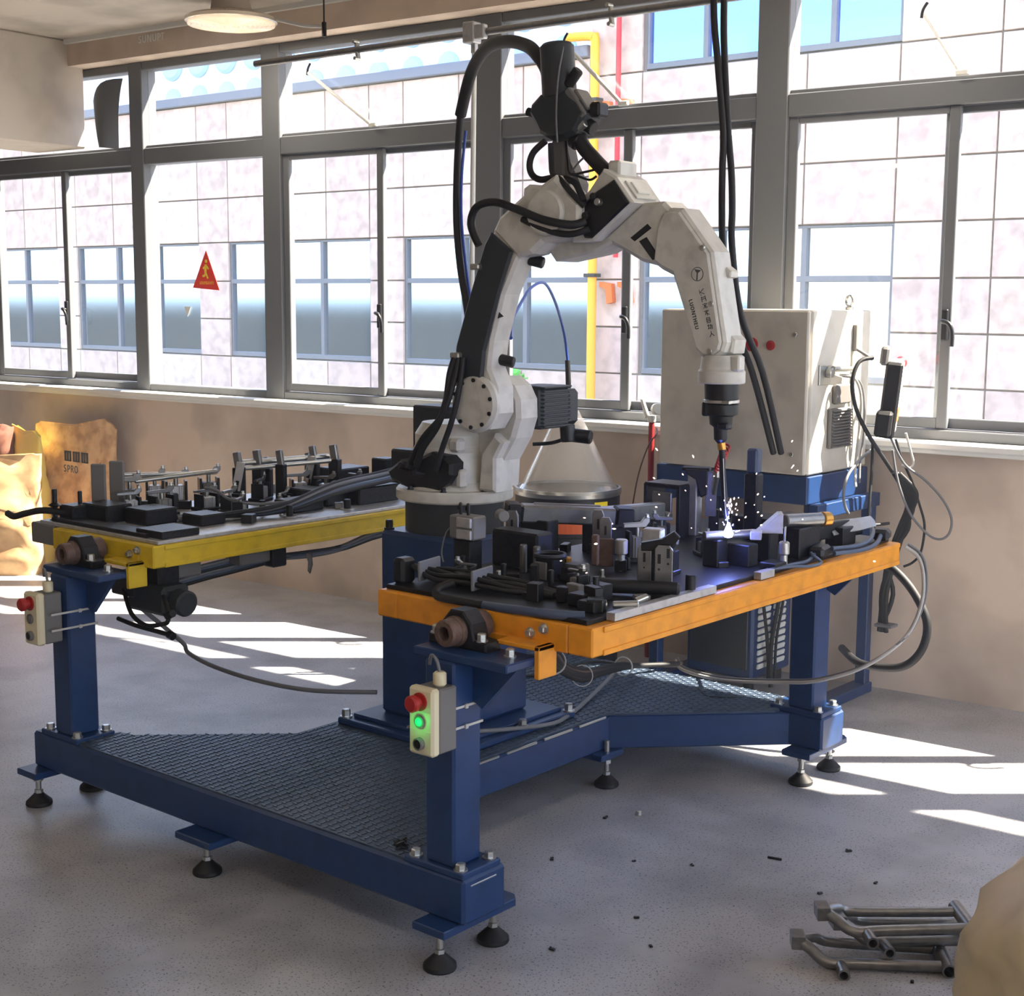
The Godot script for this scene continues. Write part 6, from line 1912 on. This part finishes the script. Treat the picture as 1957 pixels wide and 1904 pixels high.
	cyl(s, at + Vector3(0.42, -0.01, -0.22), at + Vector3(0.42, -0.08, -0.22), 0.012, -1.0, 10, 0.003)
	cyl(s, at + Vector3(0.42, -0.02, -0.22), at + Vector3(0.42, 0.122, -0.22), 0.004, -1.0, 8)
	part("hook", s, mats.dark_steel, pl)
	# sprinkler pipe
	s = S()
	tube(s, [Vector3(-5.9, 2.94, -3.3), Vector3(-5.3, 2.94, -3.72), Vector3(-5.0, 2.94, -3.86), Vector3(-4.85, 2.945, -3.93), Vector3(-4.83, 2.99, -3.94)], 0.022, 14, 4)
	single("sprinkler_pipe", s, mats.conduit_red, "short red sprinkler pipe under the ceiling above the round lamp", "pipe")

func round_lamp(at: Vector3, label: String, group: String) -> void:
	var l := thing("ceiling_lamp", label, "lamp", at + Vector3(0, 0.122, 0), group)
	var s := S()
	lathe(s, [Vector2(0.212, 0.0), Vector2(0.222, 0.004), Vector2(0.222, 0.02), Vector2(0.21, 0.028), Vector2(0.12, 0.05), Vector2(0.0, 0.055), Vector2(0.0, 0.05), Vector2(0.115, 0.045), Vector2(0.205, 0.022), Vector2(0.212, 0.012), Vector2(0.212, 0.0)], 56, Transform3D(Basis(), at))
	part("reflector", s, mats.reflector, l)
	s = S()
	var prof := []
	for k in 20:
		var rr := 0.211 * k / 19.0
		prof.append(Vector2(rr, -0.004 - 0.012 * (1.0 - pow(rr / 0.211, 2.0)) - (0.006 if k % 2 == 1 else 0.0)))
	lathe(s, prof + [Vector2(0.211, 0.004), Vector2(0.0, 0.004)], 56, Transform3D(Basis(), at))
	part("lens", s, mats.lamp_lens, l)
	s = S()
	cyl(s, at + Vector3(0, 0.05, 0), at + Vector3(0, 0.122, 0), 0.10, 0.09, 32, 0.006)
	part("lamp_housing", s, mats.ceiling_paint, l)
	var a := AreaLight3D.new()
	a.name = numbered("ceiling_lamp_light")
	add_child(a)
	a.position = at + Vector3(0, -0.035, 0)
	a.rotation_degrees.x = -90
	a.area_size = Vector2(0.36, 0.36)
	a.light_color = Color(1.0, 0.95, 0.88)
	a.light_energy = LAMP
	a.area_range = 30.0
	a.shadow_enabled = true

# ---------------------------------------------------------------- on the floor
func build_floor_things() -> void:
	# kraft paper sacks against the wall at the left
	var sa := thing("paper_sack", "sunlit creased kraft paper sack with printed dark characters leaning on the wall", "sack", Vector3(-7.45, 0, -4.78))
	sack(sa, Vector3(-7.40, 0, -4.82), 0.68, 0.80, 0.16, 0.15, mats.kraft_paper, 3)
	var s := S()
	for k in 3:
		var gx := -7.36 + k * 0.085
		for e in [0.0, 0.025, 0.05]:
			bx(s, Vector3(gx + e, 0.60, -4.722), Vector3(gx + e + 0.012, 0.66, -4.716))
		bx(s, Vector3(gx, 0.652, -4.722), Vector3(gx + 0.062, 0.66, -4.716))
		bx(s, Vector3(gx, 0.60, -4.722), Vector3(gx + 0.062, 0.608, -4.716))
	part("printed_characters", s, mats.print_dark, sa)
	words("printed_letters", "SPRO", 0.06, mats.print_grey, sa, Transform3D(Basis(), Vector3(-7.30, 0.555, -4.718)))
	var sb := thing("plastic_sack", "bright yellow sack with a blue label in front of the kraft sack", "sack", Vector3(-7.72, 0, -4.62))
	sack(sb, Vector3(-7.66, 0, -4.66), 0.44, 0.74, 0.20, -0.2, mats.yellow_plastic, 7)
	s = S()
	bx(s, Vector3(-7.80, 0.40, -4.548), Vector3(-7.66, 0.53, -4.540))
	part("blue_label", s, mats.label_blue, sb)
	s = S()
	bx(s, Vector3(-7.785, 0.445, -4.541), Vector3(-7.72, 0.465, -4.537))
	bx(s, Vector3(-7.785, 0.48, -4.541), Vector3(-7.69, 0.495, -4.537))
	part("label_print", s, mats.white_paint, sb)
	s = S()
	bx(s, Vector3(-7.86, 0.24, -4.548), Vector3(-7.70, 0.31, -4.54))
	part("yellow_label", s, mats.label_yellow, sb)
	s = S()
	tube(s, [Vector3(-7.50, 0.52, -4.545), Vector3(-7.46, 0.42, -4.535), Vector3(-7.42, 0.33, -4.54)], 0.01, 6, 3)
	part("tie", s, mats.print_dark, sb)
	var cl := single("cloth", crumple(Vector3(-7.86, 0.66, -4.60), Vector3(0.11, 0.13, 0.09), 5), mats.brown_cloth, "crumpled reddish brown cloth on top of the yellow sack", "cloth")
	cl.set_meta("group", "")
	cl.remove_meta("group")
	var sc := thing("paper_sack", "brown paper sack cut by the left edge of the picture", "sack", Vector3(-7.34, 0, -4.25))
	sack(sc, Vector3(-7.40, 0, -4.25), 0.62, 0.64, 0.22, 0.7, mats.kraft_paper, 11)
	# clear sack at the lower right
	var bag := thing("plastic_bag", "large crumpled yellowish plastic bag at the lower right corner", "bag", Vector3(-0.80, 0, -2.70))
	s = S()
	var rows := 22
	var cols := 44
	var n := FastNoiseLite.new()
	n.seed = 4
	n.frequency = 1.1
	n.fractal_octaves = 3
	var rings := []
	for j in rows + 1:
		var v := float(j) / rows
		var ring := []
		for i in cols:
			var a := TAU * i / cols
			var prof := lerpf(0.36, 0.40, minf(v * 3.0, 1.0)) if v < 0.4 else 0.40 * pow(maxf(1.0 - pow((v - 0.4) / 0.6, 2.2), 0.0), 0.55)
			var d := Vector3(cos(a), 0, sin(a))
			var k := n.get_noise_3d(d.x * 1.6, v * 2.2, d.z * 1.6) * 0.16 + absf(n.get_noise_3d(d.x * 4.0 + 9.0, v * 4.0, d.z * 4.0)) * 0.05
			var y := 0.53 * pow(v, 0.85) + (n.get_noise_2d(a * 0.6, v) * 0.02 if j > 0 and j < rows else 0.0)
			ring.append(Vector3(-0.67, maxf(y, 0.001), -2.785) + d * maxf(prof * (1.0 + k * minf(v * 4.0, 1.0)), 0.002))
		rings.append(ring)
	sg += 1
	s.set_smooth_group(sg)
	for j in rows:
		for i in cols:
			var i2 := (i + 1) % cols
			quad(s, rings[j][i], rings[j + 1][i], rings[j + 1][i2], rings[j][i2], Vector3(-0.67, 0.2, -2.785))
	s.set_smooth_group(-1)
	part("bag_skin", s, mats.bag_plastic, bag)
	# stacked tube frames in front of the bag
	var fl := ["tubular steel bracket lying topmost on the floor stack beside the plastic bag", "tubular steel bracket lying undermost on the floor stack beside the plastic bag", "tubular steel bracket in the middle of the floor stack beside the plastic bag"]
	var fr := []
	for k in 3:
		var b := thing("tube_bracket", fl[k], "bracket", Vector3(-1.345, [0.075, 0.016, 0.045][k], -3.045), "welded tube brackets on the floor")
		offs.erase(b)
		b.rotation.y = [0.70, 0.62, 0.78][k]
		b.rotation.z = [0.03, 0.0, -0.02][k]
		b.position += [Vector3(0, 0.012, -0.02), Vector3(-0.03, 0, 0.045), Vector3(0.01, 0, -0.075)][k]
		s = S()
		tube(s, [Vector3(-0.185, 0.03, -0.035), Vector3(-0.165, 0.02, -0.02), Vector3(-0.13, 0.0, 0.0), Vector3(-0.06, 0.0, 0.0), Vector3(0.13, 0.0, 0.0)], 0.0135, 14, 4)
		tube(s, [Vector3(-0.185, 0.03, -0.055), Vector3(-0.15, 0.022, -0.085), Vector3(-0.10, 0.006, -0.095), Vector3(0.13, 0.0, -0.095)], 0.0125, 14, 4)
		part("bent_tube", s, mats.steel, b)
		s = S()
		lathe(s, [Vector2(0.013, -0.075), Vector2(0.017, -0.075), Vector2(0.017, 0.075), Vector2(0.013, 0.075), Vector2(0.013, -0.075)], 22, Transform3D(Basis(Vector3.RIGHT, PI / 2), Vector3(0.145, 0.0, -0.05)))
		part("cross_sleeve", s, mats.steel, b)
		s = S()
		box(s, Vector3(-0.195, 0.033, -0.045), Vector3(0.032, 0.034, 0.046), 0.002)
		part("end_block", s, mats.steel, b)
		s = S()
		lathe(s, [Vector2(0.010, -0.03), Vector2(0.0145, -0.03), Vector2(0.0145, 0.03), Vector2(0.010, 0.03), Vector2(0.010, -0.03)], 20, Transform3D(Basis(Vector3.RIGHT, PI / 2), Vector3(-0.10, -0.004, 0.028)))
		part("short_sleeve", s, mats.steel, b)
		fr.append(b)
	# cables lying about
	var cs := [
		["grey cable sagging from under the yellow frame towards the pedestal", 0.0075, mats.hose_grey, [Vector3(-3.72, 0.60, -2.62), Vector3(-3.78, 0.48, -2.78), Vector3(-3.86, 0.40, -2.90), Vector3(-3.86, 0.365, -2.92), Vector3(-3.72, 0.341, -2.92), Vector3(-3.524, 0.321, -2.95), Vector3(-3.331, 0.316, -3.0), Vector3(-3.15, 0.323, -3.10)]],
		["grey cable curving across the tread plate in front of the pedestal", 0.0068, mats.hose_grey, [Vector3(-2.96, 0.258, -3.10), Vector3(-2.854, 0.27, -3.04), Vector3(-2.758, 0.27, -3.12), Vector3(-2.69, 0.245, -3.38), Vector3(-2.717, 0.24, -3.534), Vector3(-2.787, 0.243, -3.739), Vector3(-2.865, 0.262, -3.979)]],
		["thin dark cable on the tread plate behind the pedestal", 0.005, mats.rubber, [Vector3(-3.16, 0.237, -3.76), Vector3(-3.12, 0.237, -3.82), Vector3(-3.086, 0.237, -3.921), Vector3(-3.084, 0.237, -4.071), Vector3(-3.055, 0.24, -4.127), Vector3(-2.94, 0.245, -4.16)]],
		["thin dark wire crossing the sunlit floor behind the far beam", 0.003, mats.rubber, [Vector3(-2.60, 0.232, -4.10), Vector3(-2.52, 0.231, -4.03), Vector3(-2.45, 0.231, -4.06), Vector3(-2.40, 0.226, -4.15)]]]
	for q in cs:
		s = S()
		tube(s, q[3], q[1], 8, 5)
		single("cable", s, q[2], q[0], "cable")
	# scraps on the floor
	var spots := [[1168, Vector3(-2.40, 0, -3.47), 0.010], [1, Vector3(-2.46, 0, -3.38), 0.011], [2, Vector3(-1.91, 0, -3.43), 0.02], [3, Vector3(-1.30, 0, -2.99), 0.008], [4, Vector3(-1.98, 0, -2.86), 0.009], [5, Vector3(-2.38, 0, -3.02), 0.010], [6, Vector3(-1.78, 0, -3.62), 0.011], [7, Vector3(-1.86, 0, -2.75), 0.008], [8, Vector3(-2.20, 0, -3.16), 0.007], [9, Vector3(-2.06, 0, -3.24), 0.008], [10, Vector3(-1.70, 0, -3.30), 0.009], [11, Vector3(-4.02, 0, -2.18), 0.012], [12, Vector3(-1.62, 0, -3.46), 0.008], [13, Vector3(-2.03, 0, -2.58), 0.010]]
	for i in spots.size():
		s = S()
		var p: Vector3 = spots[i][1]
		var r: float = spots[i][2]
		var b := Basis(Vector3.UP, i * 1.7)
		if i == 0:
			bolt(s, p, Vector3.UP, 0.008, 0.014)
		elif i == 2 or i == 11:
			cyl(s, p + b * Vector3(-r, 0.0035, 0), p + b * Vector3(r, 0.0035, 0), 0.0035, -1.0, 8, 0.001)
		else:
			box(s, p + Vector3(0, r * 0.25, 0), Vector3(r * 1.6, r * 0.5, r), r * 0.15, b)
			box(s, p + b * Vector3(r * 0.5, r * 0.35, r * 0.2), Vector3(r * 0.7, r * 0.7, r * 0.6), r * 0.2, b)
		single("metal_scrap", s, mats.zinc if i == 0 else mats.dark_steel, "small scrap of metal swept loose on the grey concrete floor", "scrap", "metal scraps on the floor")
	var low := thing("metal_swarf", "dark clump of swarf on the tread plate left of the front right post", "scrap", Vector3(-2.36, 0.2305, -2.41))
	s = S()
	for k in 9:
		var a := k * 0.9
		box(s, Vector3(-2.36 + 0.012 * cos(a), 0.236 + 0.003 * (k % 3), -2.40 + 0.012 * sin(a)), Vector3(0.022, 0.004, 0.007), 0.001, Basis(Vector3.UP, a) * Basis(Vector3.BACK, 0.4 * sin(a)))
	part("shavings", s, mats.dark_steel, low)

# an upright soft sack: a bulging box with folded top
func sack(o: Node3D, foot_at: Vector3, w: float, h: float, d: float, yaw: float, m: Material, sd: int) -> void:
	var s := S()
	var n := FastNoiseLite.new()
	n.seed = sd
	n.frequency = 1.6
	n.fractal_octaves = 3
	var b := Basis(Vector3.UP, yaw)
	var rows := 16
	var cols := 36
	var rings := []
	for j in rows + 1:
		var v := float(j) / rows
		var ring := []
		for i in cols:
			var a := TAU * i / cols
			var ca := cos(a)
			var sa := sin(a)
			var px := signf(ca) * pow(absf(ca), 0.45) * w * 0.5
			var pz := signf(sa) * pow(absf(sa), 0.6) * d * 0.5 * (0.9 if v < 0.1 else lerpf(1.1, 0.12, pow(v, 1.6)))
			var k := n.get_noise_3d(px * 2.5, v * 2.0, pz * 4.0)
			var q := Vector3(px * (1.0 - 0.06 * sin(v * PI)) + k * 0.03, h * v + (n.get_noise_2d(px * 3.0, 5.0) * 0.10 if j == rows else 0.0), pz + k * 0.045 * sin(v * PI))
			ring.append(foot_at + b * Vector3(q.x, maxf(q.y, 0.0), q.z))
		rings.append(ring)
	var mid := foot_at + Vector3(0, h * 0.5, 0)
	sg += 1
	s.set_smooth_group(sg)
	for j in rows:
		for i in cols:
			var i2 := (i + 1) % cols
			quad(s, rings[j][i], rings[j + 1][i], rings[j + 1][i2], rings[j][i2], mid)
	s.set_smooth_group(-1)
	for j in [0, rows]:
		var c := Vector3.ZERO
		for p in rings[j]:
			c += p / cols
		for i in cols:
			tri(s, rings[j][i], rings[j][(i + 1) % cols], c, mid)
	part("sack_skin", s, m, o)

func crumple(at: Vector3, r: Vector3, sd: int) -> SurfaceTool:
	var s := S()
	var n := FastNoiseLite.new()
	n.seed = sd
	n.frequency = 1.3
	var pts := []
	for j in 13:
		var row := []
		for i in 20:
			var th := PI * j / 12.0
			var a := TAU * i / 20.0
			var d := Vector3(sin(th) * cos(a), cos(th), sin(th) * sin(a))
			row.append(at + d * r * (1.0 + 0.55 * n.get_noise_3dv(d * 1.4)))
		pts.append(row)
	sg += 1
	s.set_smooth_group(sg)
	for j in 12:
		for i in 20:
			var i2 := (i + 1) % 20
			quad(s, pts[j][i], pts[j + 1][i], pts[j + 1][i2], pts[j][i2], at)
	s.set_smooth_group(-1)
	return s

# ---------------------------------------------------------------- the arc, its light and its sparks
func build_weld() -> void:
	var at := Vector3(-2.015, 0.927, -3.309)
	var o := thing("welding_arc", "blue white welding arc burning under the torch tip", "arc", at)
	var s := S()
	lathe(s, [Vector2(0, -0.012), Vector2(0.011, -0.009), Vector2(0.014, 0.0), Vector2(0.010, 0.010), Vector2(0.004, 0.026), Vector2(0.0, 0.032)], 20, Transform3D(Basis(), at))
	part("arc_flame", s, mats.arc_glow, o)
	var l := OmniLight3D.new()
	l.name = "arc_light"
	add_child(l)
	l.position = at + Vector3(0.012, 0.03, 0.016)
	l.light_color = Color(0.45, 0.52, 1.0)
	l.light_energy = 0.05
	l.light_size = 0.012
	l.omni_range = 30.0
	l.omni_attenuation = 2.0
	l.shadow_enabled = true
	var r2 := RandomNumberGenerator.new()
	r2.seed = 77
	for k in 78:
		var far := pow(r2.randf(), 1.7)
		var a := r2.randf() * TAU
		var p := at + Vector3(cos(a) * far * 0.22, 0.01 + r2.randf_range(-0.02, 0.20) * (0.35 + far), sin(a) * far * 0.30)
		if k > 64:
			p = at + Vector3(cos(a) * r2.randf_range(0.1, 0.45), r2.randf_range(-0.06, 0.03), sin(a) * r2.randf_range(0.1, 0.6))
		if p.y < 0.86:
			p.y = 0.87 + r2.randf() * 0.05
		s = S()
		var d := (p - at).normalized()
		var rr := r2.randf_range(0.0011, 0.0024)
		var ln := rr * r2.randf_range(1.2, 3.0)
		lathe(s, [Vector2(0, -ln), Vector2(rr * 0.8, -ln * 0.5), Vector2(rr, 0), Vector2(rr * 0.8, ln * 0.5), Vector2(0, ln)], 7, Transform3D(frame_of(d), p))
		single("spark", s, mats.spark_glow, "tiny white hot spark flying from the welding arc", "spark", "sparks flying from the arc")
